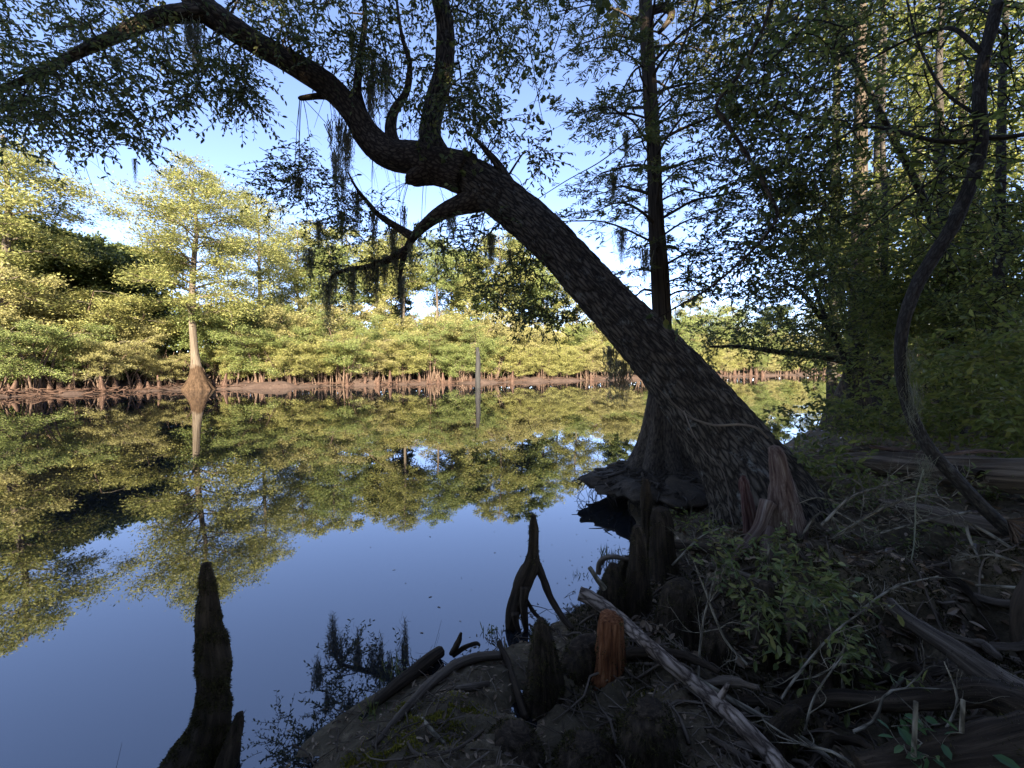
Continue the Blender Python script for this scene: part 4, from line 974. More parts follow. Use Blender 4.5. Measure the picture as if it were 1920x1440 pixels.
canopy_tree('bank_tree', 'leafy bank tree overhead whose twigs fringe the sky right of the near cypress', [(1800, 860, 8, 26), (1805, 650, 7.6, 24), (1750, 420, 7.2, 20), (1660, 230, 6.6, 17), (1580, 80, 6, 14), (1500, -60, 5.8, 10)], [],
    cls(3, [(1290, 60), (1420, -20), (1600, -40), (1640, 200), (1600, 330), (1500, 330), (1420, 290), (1350, 235), (1300, 180)], 70, 4.6, 6.6, 9, .3) +
    cls(4, [(1330, 230), (1420, 280), (1550, 330), (1640, 400), (1560, 430), (1470, 390), (1380, 330)], 26, 4.6, 6, 11) +
    cls(5, [(1400, 395), (1560, 420), (1560, 520), (1480, 560), (1340, 520), (1300, 440)], 26, 4.8, 6.5, 10), 'leaf_oak', 'bark_grey', 202, group=RIGHT, ll=.075, lw=.04)
canopy_tree('bank_tree', 'bank tree with a pale grey trunk showing between leaves left of the S-curved sapling', [(1672, 880, 9, 26), (1662, 700, 9, 21), (1658, 500, 9, 18), (1660, 400, 9, 16), (1655, 250, 9, 12), (1660, 50, 9, 8)], [],
    cls(6, [(1480, 330), (1660, 300), (1850, 330), (1850, 560), (1700, 620), (1560, 560), (1500, 470)], 60, 7, 10, 13, .4), 'leaf_under', 'bark_grey', 203, group=RIGHT, L=.7, ll=.11, lw=.06, gap=.05)
canopy_tree('bank_tree', 'forked thin bank tree leaning left over the bright bay', [(1600, 830, 9.2, 26), (1590, 700, 9.2, 21), (1570, 640, 9.2, 18), (1535, 590, 9, 15), (1500, 545, 8.8, 12), (1470, 530, 8.6, 8)],
    [[(1575, 650, 9.2, 14), (1545, 590, 9.3, 11), (1520, 520, 9.3, 8), (1480, 505, 9.2, 5), (1420, 530, 9, 3)], [(1600, 690, 9.2, 14), (1620, 600, 9.4, 10), (1640, 520, 9.6, 6)]],
    cls(7, [(1330, 540), (1450, 500), (1600, 500), (1680, 600), (1640, 700), (1560, 680), (1500, 620), (1400, 600)], 44, 8, 10.5, 9, .35), 'leaf_oak', 'bark_grey', 204, group=RIGHT, L=.6, ll=.10, lw=.05, gap=.05)
canopy_tree('bank_tree', 'low horizontal limb of a shaded tree reaching left over the bright bay', [(1700, 830, 11, 40), (1680, 740, 11, 34), (1620, 690, 11, 27), (1540, 668, 11, 22), (1460, 660, 11, 17), (1390, 650, 11, 12), (1330, 650, 11, 7)], [],
    cls(8, [(1290, 600), (1400, 590), (1560, 620), (1640, 700), (1540, 690), (1420, 650), (1300, 670)], 30, 10, 12, 9, .4), 'leaf_oak', 'bark_cyp', 205, group=RIGHT, L=.6, ll=.12, lw=.055, gap=.05)
for k, (bx, d, tx, poly, n, lab, lm) in enumerate([
    (1780, 8, 1760, [(1640, 480), (1960, 420), (1990, 700), (1800, 720), (1660, 640)], 62, 'dense olive bank tree behind the S-curve of the sapling', 'leaf_under'),
    (1870, 6, 1880, [(1780, 380), (2010, 340), (2010, 640), (1830, 640)], 46, 'dense bank tree at the right frame edge above the fallen log', 'leaf_under'),
    (1640, 13, 1650, [(1560, 380), (1750, 300), (1900, 400), (1800, 620), (1600, 640)], 62, 'farther bank tree filling the gap right of the pale trunk', 'leaf_oak'),
    (1850, 12, 1800, [(1640, -20), (1980, -40), (2000, 320), (1700, 360)], 54, 'tall far crown behind the top of the sapling', 'leaf_under'),
    (1760, 16, 1760, [(1500, -30), (1800, -40), (1800, 300), (1580, 300), (1480, 150)], 40, 'tallest background tree of the shaded bank', 'leaf_oak'),
    (1960, 9, 1930, [(1840, 560), (2050, 560), (2050, 800), (1860, 790)], 36, 'low bank tree at the far right behind the log', 'leaf_under'),
    (1560, 20, 1570, [(1500, 420), (1640, 380), (1700, 640), (1540, 680)], 40, 'slim bank tree at the river bend beyond the forked one', 'leaf_oak'),
    (1720, 22, 1720, [(1600, 250), (1900, 200), (1980, 600), (1650, 640)], 70, 'dark backmost bank tree between the trunks', 'leaf_under'),
]):
    s = d / 9.
    canopy_tree('bank_tree', lab, [(bx, 900, d, 34), (bx, 700, d, 28), (bx * .5 + tx * .5, 400, d, 24), (tx, 150, d, 18), (tx + 10, -40, d, 10)], [], cls(20 + k, poly, n, d * .85, d * 1.15, int(12 + 3 * s), .3 * s + .1), lm, 'bark_grey', 210 + k, group=RIGHT,
                L=.6 * s + .1, ll=.10 * s + .01, lw=.055 * s, gap=.055 * s, r0=.04)
# dense understorey closing the view at the right
rng = np.random.default_rng(301); lv = Leaves(); mb = MB()
for i in range(260):
    y = rng.uniform(10, 34); px = rng.uniform(1600, 2150); p = np.array([(px - 960) / FPX * y, y, .5]); h = rng.uniform(1, 5.5); m = 75
    tube(mb, [p, p + UP * h * .6 + rng.normal(size=3) * .2, p + UP * h], (.03, .01), 4, n=4, cap=False)
    q = p + UP * h * .6 + rng.normal(size=(m, 3)) * np.array([.75, .75, .4 * h * .6]); sz = rng.uniform(.6, 1.3, m) * (y / 14)
    lv.add(q, unit(rng.normal(size=(m, 3)) * np.array([1, 1, .4])), unit(UP + rng.normal(size=(m, 3)) * .5), .2 * sz, .11 * sz)
tag(lv.build('understorey', M['leaf_under'], None, shape='dia'), 'dense shaded understorey on the right bank', 'undergrowth', kind='stuff')
tag(mb.build('understorey_stems', M['bark_grey']), 'thin stems in the shaded understorey', 'undergrowth', kind='stuff')
# flared dark cypress foot at the bend
p = P(1592, 800, 10.5); t = thing('cypress_tree', (p[0], p[1], .1), 'dark flared cypress foot at the river bend right of the bright bay', 'tree')
pts, r = pxpath([(1592, 850, 10.5, 100), (1592, 790, 10.5, 84), (1598, 740, 10.5, 54), (1604, 690, 10.5, 36), (1608, 600, 10.5, 28), (1612, 400, 10.5, 24), (1614, 150, 10.5, 18), (1616, -40, 10.5, 12)])
mb = MB(); tube(mb, pts, r, 40, n=60, rough=.04, mod=lambda TH, T: 1 + .25 * np.clip(1 - T * 4, 0, 1) * (np.abs(np.sin(4.5 * TH)) - .5)); mb.build('trunk', M['bark_cyp'], t)

# ------------------------------------------------------------------ foreground: knees, stumps, roots, sticks
def surf(mb, rng, n):
    V = np.concatenate(mb.v); F = np.concatenate(mb.f4)
    a, b, c, d = (V[F[:, k]] for k in range(4))
    nr = np.cross(c - a, d - b); ar = np.linalg.norm(nr, axis=1); nr = unit(nr)
    i = rng.choice(len(F), n, p=ar / ar.sum()); u = rng.random((n, 1)); w_ = rng.random((n, 1))
    return (a[i] * (1 - u) + b[i] * u) * (1 - w_) + (d[i] * (1 - u) + c[i] * u) * w_, nr[i]
def tufts(mb, rng, n, l=.022, w_=.005, down=.35, keep=None):
    p, nn = surf(mb, rng, n)
    if keep is not None: k = keep(p); p, nn = p[k], nn[k]
    lv = Leaves(); sz = rng.uniform(.5, 1.4, len(p)); m = .75 + .5 * np.sin(p[:, 2] * 19 + p[:, 0] * 33) * np.sin(p[:, 1] * 27 + p[:, 2] * 41)
    lv.add(p - nn * .004, unit(nn * .8 + rng.normal(size=p.shape) * .55 - UP * down), rand_unit(rng, len(p)), l * sz * m, w_ * sz); return lv
def sock(pts, d):      # pixel path with widths -> 3-D path standing at depth(s) d
    if not hasattr(d, '__len__'): d = [d] * len(pts)
    q = np.array([P(a, b, dd) for (a, b, w_), dd in zip(pts, d)]); r = np.array([w_ * .5 / FPX * dd for (a, b, w_), dd in zip(pts, d)]); return q, r
def knee(name, label, cat, pts, d, mat='knee', moss=2600, seg=26, n=40, rough=.11, seed=0, l=.022, mossm='moss', keep=None, group=None, extra=(), disp=True, fat=.82):
    rng = np.random.default_rng(seed + 700); q, r = sock(pts, d); r = r * fat
    t = thing(name, q[-1], label, cat, group); mb = MB()
    tube(mb, q[::-1], r[::-1], seg, n=n, rough=rough, rng=rng, disp=bark_disp(30, .12, .008) if disp else None)
    mb.build('body', M[mat], t)
    mbs = [mb]
    for nm, pp, dd in extra:
        q2, r2 = sock(pp, dd); r2 = r2 * .8; m2 = MB(); tube(m2, q2, r2, 14, n=30, rough=rough, rng=rng, disp=bark_disp(30, .12, .006)); m2.build(nm, M[mat], t); mbs.append(m2)
    if moss:
        L = Leaves()
        for m2 in mbs:
            o = tufts(m2, rng, int(moss * 2.2) if m2 is mb else moss, l * .85, .006, keep=keep); L.p += o.p; L.d += o.d; L.n += o.n; L.l += o.l; L.w += o.w
        L.build('moss', M[mossm], t, shape='blade')
    return t
KG = 'cypress knees on the near bank'
knee('cypress_knee', 'tallest dark shaggy knee standing in the water at lower left', 'cypress knee', [(385, 1056, 12), (386, 1070, 17), (388, 1093, 25), (391, 1147, 39), (393, 1193, 49), (401, 1253, 57), (397, 1293, 54), (396, 1343, 66), (388, 1377, 76), (376, 1410, 98), (368, 1440, 132), (362, 1500, 200), (360, 1560, 260)], 1.85, moss=26000, n=80, seg=34, seed=1, l=.017, rough=.1, fat=.95, group=KG)
knee('cypress_knee', 'short bare pointed knee leaning against the right foot of the tallest shaggy one', 'cypress knee', [(449, 1336, 12), (444, 1360, 26), (432, 1410, 44), (420, 1470, 60)], 1.82, moss=300, seed=2, group=KG)
knee('cypress_knee', 'tiny pointed knee poking from the mud at the water edge', 'cypress knee', [(555, 1366, 3), (552, 1385, 12), (545, 1412, 22)], 2.02, moss=0, seed=3, n=16, seg=12, group=KG)
p = gpt(985, 1178)
knee('forked_stump', 'dark stilted stump with split legs standing on the mud tip, sky water behind it', 'stump', [(1000, 966, 12), (1001, 990, 22), (999, 1030, 24), (996, 1058, 36), (982, 1090, 44), (972, 1120, 36), (962, 1150, 32), (956, 1182, 22)], [2.86] * 7 + [2.8],
     moss=1100, seed=4, seg=20, extra=[('root', [(1002, 1050, 22), (1018, 1085, 20), (1030, 1115, 16), (1043, 1140, 15), (1056, 1160, 14), (1074, 1180, 10)], [2.87, 2.85, 2.8, 2.75, 2.68, 2.6]),
     ('root', [(985, 1100, 26), (982, 1130, 20), (984, 1160, 17), (990, 1200, 12)], 2.8), ('root', [(978, 1110, 16), (990, 1130, 10), (1004, 1152, 9), (1022, 1170, 8), (1040, 1185, 6)], [2.84, 2.84, 2.82, 2.78, 2.72]), ('root', [(966, 1150, 18), (968, 1170, 14), (978, 1196, 10)], 2.78)],
     keep=lambda q: q[:, 2] > .42)
knee('cypress_knee', 'rounded shaggy mossy knee right in front of the stilted stump', 'cypress knee', [(1014, 1160, 14), (1016, 1180, 38), (1020, 1230, 62), (1022, 1300, 90), (1020, 1370, 140), (1015, 1430, 190)], 2.15, moss=6500, n=50, seed=5, group=KG)
knee('broken_stump', 'rotten bright orange stump with a torn top under the pale fallen branch', 'stump', [(1146, 1158, 46), (1146, 1176, 50), (1144, 1215, 56), (1142, 1255, 64), (1132, 1300, 88), (1122, 1345, 120), (1118, 1400, 150)], 2.2, mat='stump_rot', moss=1800, seed=6, fat=1.0, seg=30, n=50, rough=.2, keep=lambda q: (q[:, 2] < .34) | (q[:, 0] > .56))
knee('cypress_knee', 'tall narrow mossy knee rising beside the base of the root mat', 'cypress knee', [(1194, 986, 16), (1196, 1010, 34), (1196, 1070, 50), (1190, 1140, 84), (1180, 1200, 130), (1175, 1250, 170)], 2.9, moss=5000, n=46, seed=7, group=KG)
knee('dead_post', 'slim dark dead stem standing in front of the near cypress roots', 'post', [(1210, 898, 16), (1211, 930, 24), (1212, 1000, 28), (1214, 1060, 34), (1216, 1130, 60)], 3.4, moss=1500, n=36, seed=8)
knee('cypress_knee', 'stout mossy column between the slim dead stem and the small pool', 'cypress knee', [(1238, 955, 34), (1240, 975, 48), (1242, 1030, 54), (1246, 1090, 78), (1250, 1150, 120)], 3.3, moss=4000, n=40, seed=9, group=KG)
knee('cypress_knee', 'low mossy knee behind the upper end of the pale fallen branch', 'cypress knee', [(1150, 1058, 18), (1148, 1080, 40), (1146, 1120, 64), (1140, 1180, 110)], 2.85, moss=3000, seed=10, group=KG)
knee('cypress_knee', 'leaning mossy stub left of the narrow mossy knee, over the low one', 'cypress knee', [(1178, 1044, 14), (1172, 1060, 30), (1164, 1090, 44), (1160, 1140, 70)], 3.05, moss=1800, seed=11, group=KG)
knee('broken_stump', 'pale barkless stump with reddish streaks in front of the leaning trunk base', 'stump', [(1452, 838, 30), (1456, 852, 44), (1462, 890, 56), (1466, 930, 78), (1470, 970, 104), (1474, 1010, 126), (1476, 1060, 150)], 3.2, mat='stump_pale', moss=0, fat=.62, seed=12, seg=34, n=54, rough=.16,
     extra=[('root', [(1440, 940, 34), (1425, 985, 26), (1400, 1020, 24), (1376, 1046, 16), (1366, 1060, 8)], [3.15, 3.1, 3.05, 3.0, 3.0]), ('root', [(1440, 990, 26), (1436, 1030, 26), (1440, 1064, 24), (1444, 1100, 20)], [3.1, 3.0, 2.95, 2.9])])
knee('cypress_knee', 'small reddish split knee between the leaning trunk and the pale stump', 'cypress knee', [(1393, 892, 8), (1395, 905, 20), (1400, 940, 28), (1406, 970, 34), (1410, 1010, 40)], 3.4, mat='stump_red', moss=0, seed=13, seg=18, group=KG)
for i, (pts, d, ms, lab) in enumerate([
    ([(1218, 1325, 60), (1220, 1345, 110), (1222, 1400, 150), (1225, 1470, 190)], 1.75, 5200, 'blunt mossy knee at the bottom edge, right of the orange stump'),
    ([(1090, 1205, 60), (1096, 1225, 100), (1100, 1280, 130), (1100, 1340, 170)], 2.3, 4600, 'broad mossy hump left of the orange stump'),
    ([(965, 1372, 70), (962, 1395, 130), (955, 1440, 190), (950, 1500, 240)], 1.8, 5200, 'low wide mossy hump at the bottom edge below the shaggy rounded knee'),
    ([(1100, 1392, 60), (1100, 1410, 120), (1100, 1450, 170), (1100, 1500, 210)], 1.72, 4600, 'wide mossy hump at the bottom edge below the orange stump'),
    ([(1275, 1090, 40), (1275, 1110, 80), (1272, 1160, 100), (1272, 1230, 130)], 2.6, 3600, 'mossy hump right of the narrow knee above the middle of the pale branch'),
    ([(1345, 1180, 30), (1346, 1205, 60), (1348, 1260, 74), (1350, 1330, 110)], 2.25, 2600, 'dark mossy knee just above the pale fallen branch, below the leafy shrub'),
    ([(1440, 1095, 34), (1442, 1130, 54), (1446, 1200, 56), (1452, 1280, 70), (1456, 1340, 100)], 2.3, 2600, 'upright grey root column hidden behind the leafy shrub'),
    ([(1560, 1180, 40), (1562, 1210, 76), (1566, 1270, 92), (1570, 1340, 120)], 2.0, 2800, 'dark root column under the right part of the leafy shrub'),
    ([(1500, 1330, 26), (1480, 1350, 50), (1462, 1390, 66), (1450, 1460, 90)], 1.7, 1800, 'mossy elbow of root touching the lower end of the pale branch'),
]):
    knee('cypress_knee', lab, 'cypress knee', pts, d, moss=ms, seed=20 + i, l=.02, group=KG)
# spreading mossy roots at lower right
def settle(q, r, k=.55):
    q = np.array(q, float); C0 = np.array([0, 0, CZ])
    for i in range(len(q)):
        a = q[i].copy()
        for f in np.linspace(1, .6, 41):
            q[i] = C0 + (a - C0) * f
            if q[i][2] > gz(q[i][0], q[i][1])[0] + r[i] * f * k: r[i] *= f; break
    return q, r
def root(label, pts, mat='knee', moss=1200, seed=0, seg=16, l=.012, cat='root', name='tree_root', rough=.12, flat=None):
    rng = np.random.default_rng(seed + 800); q = np.array([P(a, b, d) for a, b, d, w_ in pts]); r = np.array([.76 * w_ * .5 / FPX * d for a, b, d, w_ in pts]); q, r = settle(q, r, .35)
    t = thing(name, q[0], label, cat); mb = MB(); tube(mb, q, r, seg, n=46, rough=rough, rng=rng, disp=bark_disp(34, .2, .006)); mb.build('body', M[mat], t)
    if moss: tufts(mb, rng, moss, l, .004, .1).build('moss', M['moss'], t, shape='blade')
    return t
root('thickest smooth root sloping down to the right frame edge', [(1670, 1130, 2.3, 26), (1700, 1160, 2.15, 36), (1780, 1212, 1.95, 48), (1860, 1268, 1.8, 66), (1940, 1320, 1.65, 92), (2040, 1380, 1.5, 120)], mat='wood_dead', moss=2200, seed=1)
root('thin root running level above the thickest smooth one', [(1770, 1185, 2.1, 14), (1810, 1200, 2.08, 15), (1860, 1212, 2.05, 18), (1940, 1210, 2.0, 24), (2020, 1190, 1.95, 28)], mat='wood_dead', moss=500, seed=2)
root('mossy root arching left from under the thickest smooth one', [(1920, 1330, 1.6, 100), (1840, 1300, 1.66, 64), (1760, 1308, 1.7, 50), (1660, 1316, 1.75, 46), (1560, 1310, 1.8, 40), (1480, 1330, 1.84, 26)], moss=3200, seed=3)
root('pale barkless root bridging under the leafy shrub to the pool', [(1330, 1062, 2.9, 22), (1370, 1072, 2.85, 28), (1420, 1095, 2.7, 28), (1470, 1130, 2.6, 26), (1510, 1190, 2.5, 22)], mat='wood_dead', moss=700, seed=4)
root('short thick root stump hanging in the hollow at the right edge', [(1935, 1080, 2.2, 30), (1910, 1130, 2.1, 26), (1905, 1190, 2.05, 22), (1925, 1240, 2.0, 20)], moss=700, seed=5)
root('dark root in the mud crossing below the stilted stump', [(935, 1205, 2.55, 14), (955, 1250, 2.45, 16), (970, 1300, 2.3, 18), (985, 1345, 2.2, 20)], moss=400, seed=6)
root('mossy bottom root bank filling the lower right corner', [(1620, 1455, 1.4, 90), (1720, 1440, 1.38, 110), (1830, 1420, 1.36, 130), (1960, 1400, 1.34, 150)], moss=3600, seed=7)
# fallen log on the right bank
rng = np.random.default_rng(333); q, r = pxpath([(1530, 868, 5.2, 40), (1620, 868, 4.7, 60), (1720, 876, 4.3, 74), (1820, 884, 4.0, 86), (1960, 895, 3.7, 100), (2080, 905, 3.5, 104)], .72)
t = thing('fallen_log', q[0], 'long weathered log lying along the right bank behind the sapling foot', 'log'); mb = MB(); tube(mb, q, r, 40, n=110, rough=.16, rng=rng, disp=bark_disp(22, .06, .025)); mb.build('body', M['wood_dead'], t)
c = P(1832, 892, 3.8); mb = MB(); tube(mb, [c + (0, -.03, 0), c + (-.01, .1, .01), c + (0, .3, 0)], (.06, .055, .02), 18, n=10, rough=.25, rng=rng, cap=False); mb.build('knot_hole', M['knee'], t)
root('weathered half buried log in front of the hollow log', [(1650, 940, 3.7, 18), (1740, 962, 3.4, 40), (1840, 985, 3.2, 46), (1960, 1010, 3.0, 50)], mat='wood_dead', moss=0, seed=8, cat='log', name='fallen_log', rough=.2)
root('bleached split plank of bark lying right of the sapling on the log', [(1765, 853, 3.9, 5), (1800, 849, 3.9, 11), (1840, 846, 3.9, 10), (1885, 848, 3.9, 4)], mat='stump_pale', moss=0, seed=9, cat='bark', name='bark_slab', seg=8)
root('bleached bark strip lying left of the sapling on the log', [(1630, 838, 4.6, 5), (1665, 842, 4.55, 14), (1710, 848, 4.5, 12), (1745, 852, 4.5, 4)], mat='stump_pale', moss=0, seed=10, cat='bark', name='bark_slab', seg=8)
# pale fallen branch
rng = np.random.default_rng(340); q, r = pxpath([(1086, 1112, 2.75, 34), (1110, 1122, 2.72, 36), (1150, 1150, 2.62, 34), (1200, 1194, 2.45, 36), (1250, 1238, 2.3, 38), (1300, 1280, 2.16, 40), (1350, 1322, 2.02, 42), (1400, 1370, 1.88, 46), (1450, 1425, 1.74, 50), (1500, 1490, 1.6, 54)], .72); q, r = settle(q, r, 1.3)
t = thing('fallen_branch', q[0], 'long pale peeling branch lying down across the foreground', 'branch'); mb = MB(); tube(mb, q, r, 24, n=110, rough=.1, rng=rng, disp=bark_disp(40, .4, .003)); mb.build('body', M['birchy'], t)
mb = MB(); j_ = int(np.argmin(np.abs(q[:, 0] / q[:, 1] - .5))); q2 = np.array([q[j_], q[j_] + (.01, 0, .05), q[j_] + (.03, -.01, .11)]); r2 = np.array([.017, .014, .008]); tube(mb, q2, r2, 8, n=8, rough=.15, rng=rng); mb.build('stub', M['birchy'], t)
STK = [
    ([(690, 1330, 2.16, 12), (740, 1288, 2.3, 22), (790, 1248, 2.44, 26), (826, 1222, 2.54, 24)], 'knee', 'dark blunt driftwood log along the water edge of the mud'),
    ([(700, 1400, 2.0, 8), (760, 1330, 2.15, 16), (820, 1270, 2.32, 18), (880, 1236, 2.45, 18), (945, 1228, 2.5, 14)], 'wood_dead', 'grey crooked root lying beside the dark driftwood log'),
    ([(845, 1292, 2.28, 9), (880, 1288, 2.3, 12), (915, 1282, 2.3, 10)], 'wood_dead', 'short stick on the mud above the moss patch'),
    ([(786, 1340, 2.1, 7), (806, 1366, 2.05, 8), (832, 1394, 2.0, 8)], 'twig_grey', 'straight pale stick on the mud beside the moss patch'),
    ([(764, 1392, 2.0, 5), (778, 1412, 1.96, 6), (810, 1416, 1.94, 6), (860, 1402, 1.95, 6), (905, 1370, 2.0, 6)], 'wood_dead', 'thin curved twig on the mud at the bottom edge'),
    ([(846, 1226, 2.52, 9), (858, 1206, 2.5, 12), (864, 1188, 2.46, 6)], 'knee', 'upright dark prong at the tip of the mud'),
    ([(850, 1228, 2.52, 10), (872, 1214, 2.5, 9), (892, 1206, 2.5, 8), (900, 1210, 2.5, 4)], 'knee', 'low dark prong right of the upright one at the mud tip'),
    ([(1105, 1064, 2.75, 8), (1120, 1086, 2.75, 10), (1134, 1104, 2.75, 11)], 'twig_grey', 'short pale broken stick above the end of the pale branch'),
    ([(1122, 1076, 3.0, 10), (1126, 1052, 3.0, 10), (1150, 1044, 3.0, 9), (1180, 1050, 3.0, 8)], 'wood_dead', 'bent root hook over the water left of the narrow knee'),
    ([(1330, 1380, 1.75, 10), (1380, 1412, 1.68, 12), (1430, 1452, 1.6, 12)], 'wood_dead', 'dark grey stick under the lower end of the pale branch'),
    ([(1280, 1256, 2.1, 8), (1380, 1318, 1.95, 12), (1440, 1352, 1.86, 14), (1510, 1392, 1.75, 16), (1570, 1440, 1.65, 16)], 'twig_grey', 'long thin grey branch running beside the pale branch'),
    ([(1808, 976, 2.75, 5), (1850, 998, 2.7, 6), (1900, 1030, 2.62, 6)], 'twig_grey', 'pale straight twig right of the hanging moss strand'),
    ([(1810, 978, 2.75, 5), (1818, 1010, 2.7, 5), (1834, 1044, 2.66, 5), (1842, 1084, 2.62, 4)], 'twig_grey', 'pale twig dangling down beside the straight one at right'),
    ([(1830, 1098, 2.3, 5), (1870, 1100, 2.28, 6), (1930, 1104, 2.25, 7)], 'twig_grey', 'level twig across the dark hollow at right'),
]
for k, (pts, mt, lab) in enumerate(STK):
    q, r = settle(*pxpath(pts), .9); mb = MB(); tube(mb, q, r, 9, n=24, rough=.12, rng=rng); tag(mb.build('stick', M[mt]), lab, 'stick')
# bare twiggy dead branches
def dead_branch(label, pts, seed, depth=3, n1=6, spread=.8):
    rng = np.random.default_rng(seed + 1000); q, r = settle(*pxpath(pts), 1.5); mb = MB()
    def grow(q, r, lev):
        c = tube(mb, q, r, 5 if lev == 0 else 4, n=10, cap=False, rough=.05, rng=rng)
        if lev >= depth: return
        Lc = np.linalg.norm(c[-1] - c[0]); dv = unit(c[-1] - c[0])
        for k in range(max(2, n1 - lev * 2)):
            j = rng.integers(2, len(c)); l = Lc * rng.uniform(.2, .5); d = unit(dv + rng.normal(size=3) * spread + UP * .15)
            a = c[j]; rr = (np.interp(j, [0, 9], [np.max(r), np.min(r)])) * .6
            grow(np.array([a, a + d * l * .5 + rng.normal(size=3) * l * .09, a + d * l + rng.normal(size=3) * l * .14]), np.array([rr, rr * .7, rr * .4]), lev + 1)
    grow(q, r, 0); return tag(mb.build('dead_branch', M['twig_grey']), label, 'branch')
dead_branch('bare twiggy branch rising in the dark hollow above the pale branch', [(1310, 1290, 2.1, 5), (1312, 1220, 2.12, 5), (1322, 1150, 2.15, 4), (1340, 1080, 2.2, 2)], 1, n1=7)
dead_branch('bare branch fanning out left of the leafy shrub', [(1400, 1245, 2.0, 5), (1360, 1200, 2.05, 5), (1330, 1130, 2.1, 4), (1300, 1050, 2.15, 2)], 2, n1=7)
dead_branch('crooked bare branch in front of the shrub, forking at bottom centre right', [(1600, 1372, 1.62, 7), (1640, 1350, 1.62, 6), (1662, 1300, 1.64, 5), (1720, 1290, 1.66, 4), (1800, 1295, 1.68, 2)], 3)
dead_branch('long bare twig slanting up through the leafy shrub', [(1465, 1310, 1.8, 5), (1500, 1260, 1.84, 5), (1560, 1190, 1.9, 4), (1625, 1140, 1.95, 3)], 4)
dead_branch('upright forked twig at lower right above the seedlings', [(1735, 1420, 1.45, 6), (1772, 1370, 1.46, 5), (1795, 1310, 1.5, 4), (1770, 1240, 1.55, 2)], 5, n1=4)
dead_branch('second bare twig slanting up, right of the long one', [(1508, 1370, 1.66, 5), (1530, 1300, 1.7, 4), (1580, 1230, 1.76, 3)], 6, n1=4)
dead_branch('pale spray of twigs at the foot of the hanging moss strand', [(1640, 1460, 1.42, 7), (1560, 1410, 1.52, 6), (1500, 1395, 1.6, 5), (1430, 1350, 1.7, 3)], 7, n1=5)
dead_branch('tangle of thin bare twigs behind the pale stump', [(1500, 1010, 3.1, 5), (1540, 960, 3.1, 4), (1600, 1000, 3.1, 4), (1680, 1040, 3.1, 3)], 8, n1=8)
dead_branch('bare twigs over the leaf litter in front of the log', [(1560, 1010, 2.9, 5), (1640, 960, 2.9, 5), (1720, 930, 2.95, 4), (1780, 935, 3.0, 3)], 9, n1=8)

# leafy shrub and seedlings
def shrub(label, clusters, base, seed, leafm='leaf_shrub', ll=.055, lw=.022, tw=10, L=.2, name='shrub', gap=.022, cat='shrub'):
    rng = np.random.default_rng(seed + 1100); b = P(*base); t = thing(name, b, label, cat); mb = MB(); lv = Leaves()
    sk = b + (UP * .25)[None] * np.linspace(0, 1, 4)[:, None]; skr = np.full(4, .008); tube(mb, sk, (.009, .007), 6, n=5)
    foliate(mb, lv, rng, sk, skr, [(P(*c), .07, tw) for c in clusters], L=L, r=.002, ll=ll, lw=lw, gap=gap, droop=.15, flat=.25, r0=.008)
    mb.build('stem', M['twig_grey'], t); lv.build('foliage', M[leafm], t); return t
shrub('upper shrub of narrow leaves around the foot of the pale stump', [(1350, 1010, 2.75), (1400, 1030, 2.7), (1450, 1010, 2.7), (1500, 1020, 2.65), (1440, 1060, 2.55), (1380, 1060, 2.6), (1530, 1050, 2.6), (1330, 1040, 2.7)], (1440, 1090, 2.6), 1, tw=7)
shrub('dense narrow leaved shrub in the middle of the lower right', [(1440, 1120, 2.2), (1490, 1100, 2.2), (1540, 1110, 2.2), (1580, 1120, 2.15), (1520, 1150, 2.1), (1470, 1160, 2.1), (1600, 1090, 2.2), (1560, 1150, 2.1), (1430, 1150, 2.15)], (1520, 1290, 2.1), 2, tw=8)
shrub('trailing leafy sprigs hanging right below the dense shrub', [(1590, 1190, 1.95), (1620, 1230, 1.9), (1560, 1250, 1.9), (1640, 1270, 1.85), (1500, 1230, 1.95)], (1580, 1310, 1.9), 3, tw=5)
shrub('broad leaved green seedling at the bottom right edge', [(1690, 1378, 1.4), (1715, 1410, 1.36), (1730, 1390, 1.4)], (1712, 1450, 1.36), 4, leafm='leaf_green', ll=.06, lw=.028, tw=4, L=.09, name='seedling', gap=.03, cat='seedling')
shrub('broad leaved seedling right of the other, below the forked twig', [(1800, 1385, 1.4), (1815, 1400, 1.38)], (1800, 1445, 1.38), 5, leafm='leaf_green', ll=.055, lw=.028, tw=4, L=.08, name='seedling', gap=.03, cat='seedling')
shrub('low leafy ground shrub behind the pale stump under the river bend', [(1510, 850, 4.3), (1560, 850, 4.4), (1600, 870, 4.2), (1540, 880, 4.0), (1620, 900, 4.0), (1480, 850, 4.2)], (1560, 920, 4.0), 6, leafm='leaf_under', ll=.075, lw=.035, tw=10, L=.3, gap=.03)
shrub('leafy twigs fringing the bright water above the ground shrub', [(1500, 790, 5.5), (1550, 780, 5.6), (1480, 770, 5.8), (1590, 800, 5.4), (1520, 750, 6.0)], (1580, 850, 5.2), 7, leafm='leaf_oak', ll=.08, lw=.035, tw=7, L=.4, gap=.035)
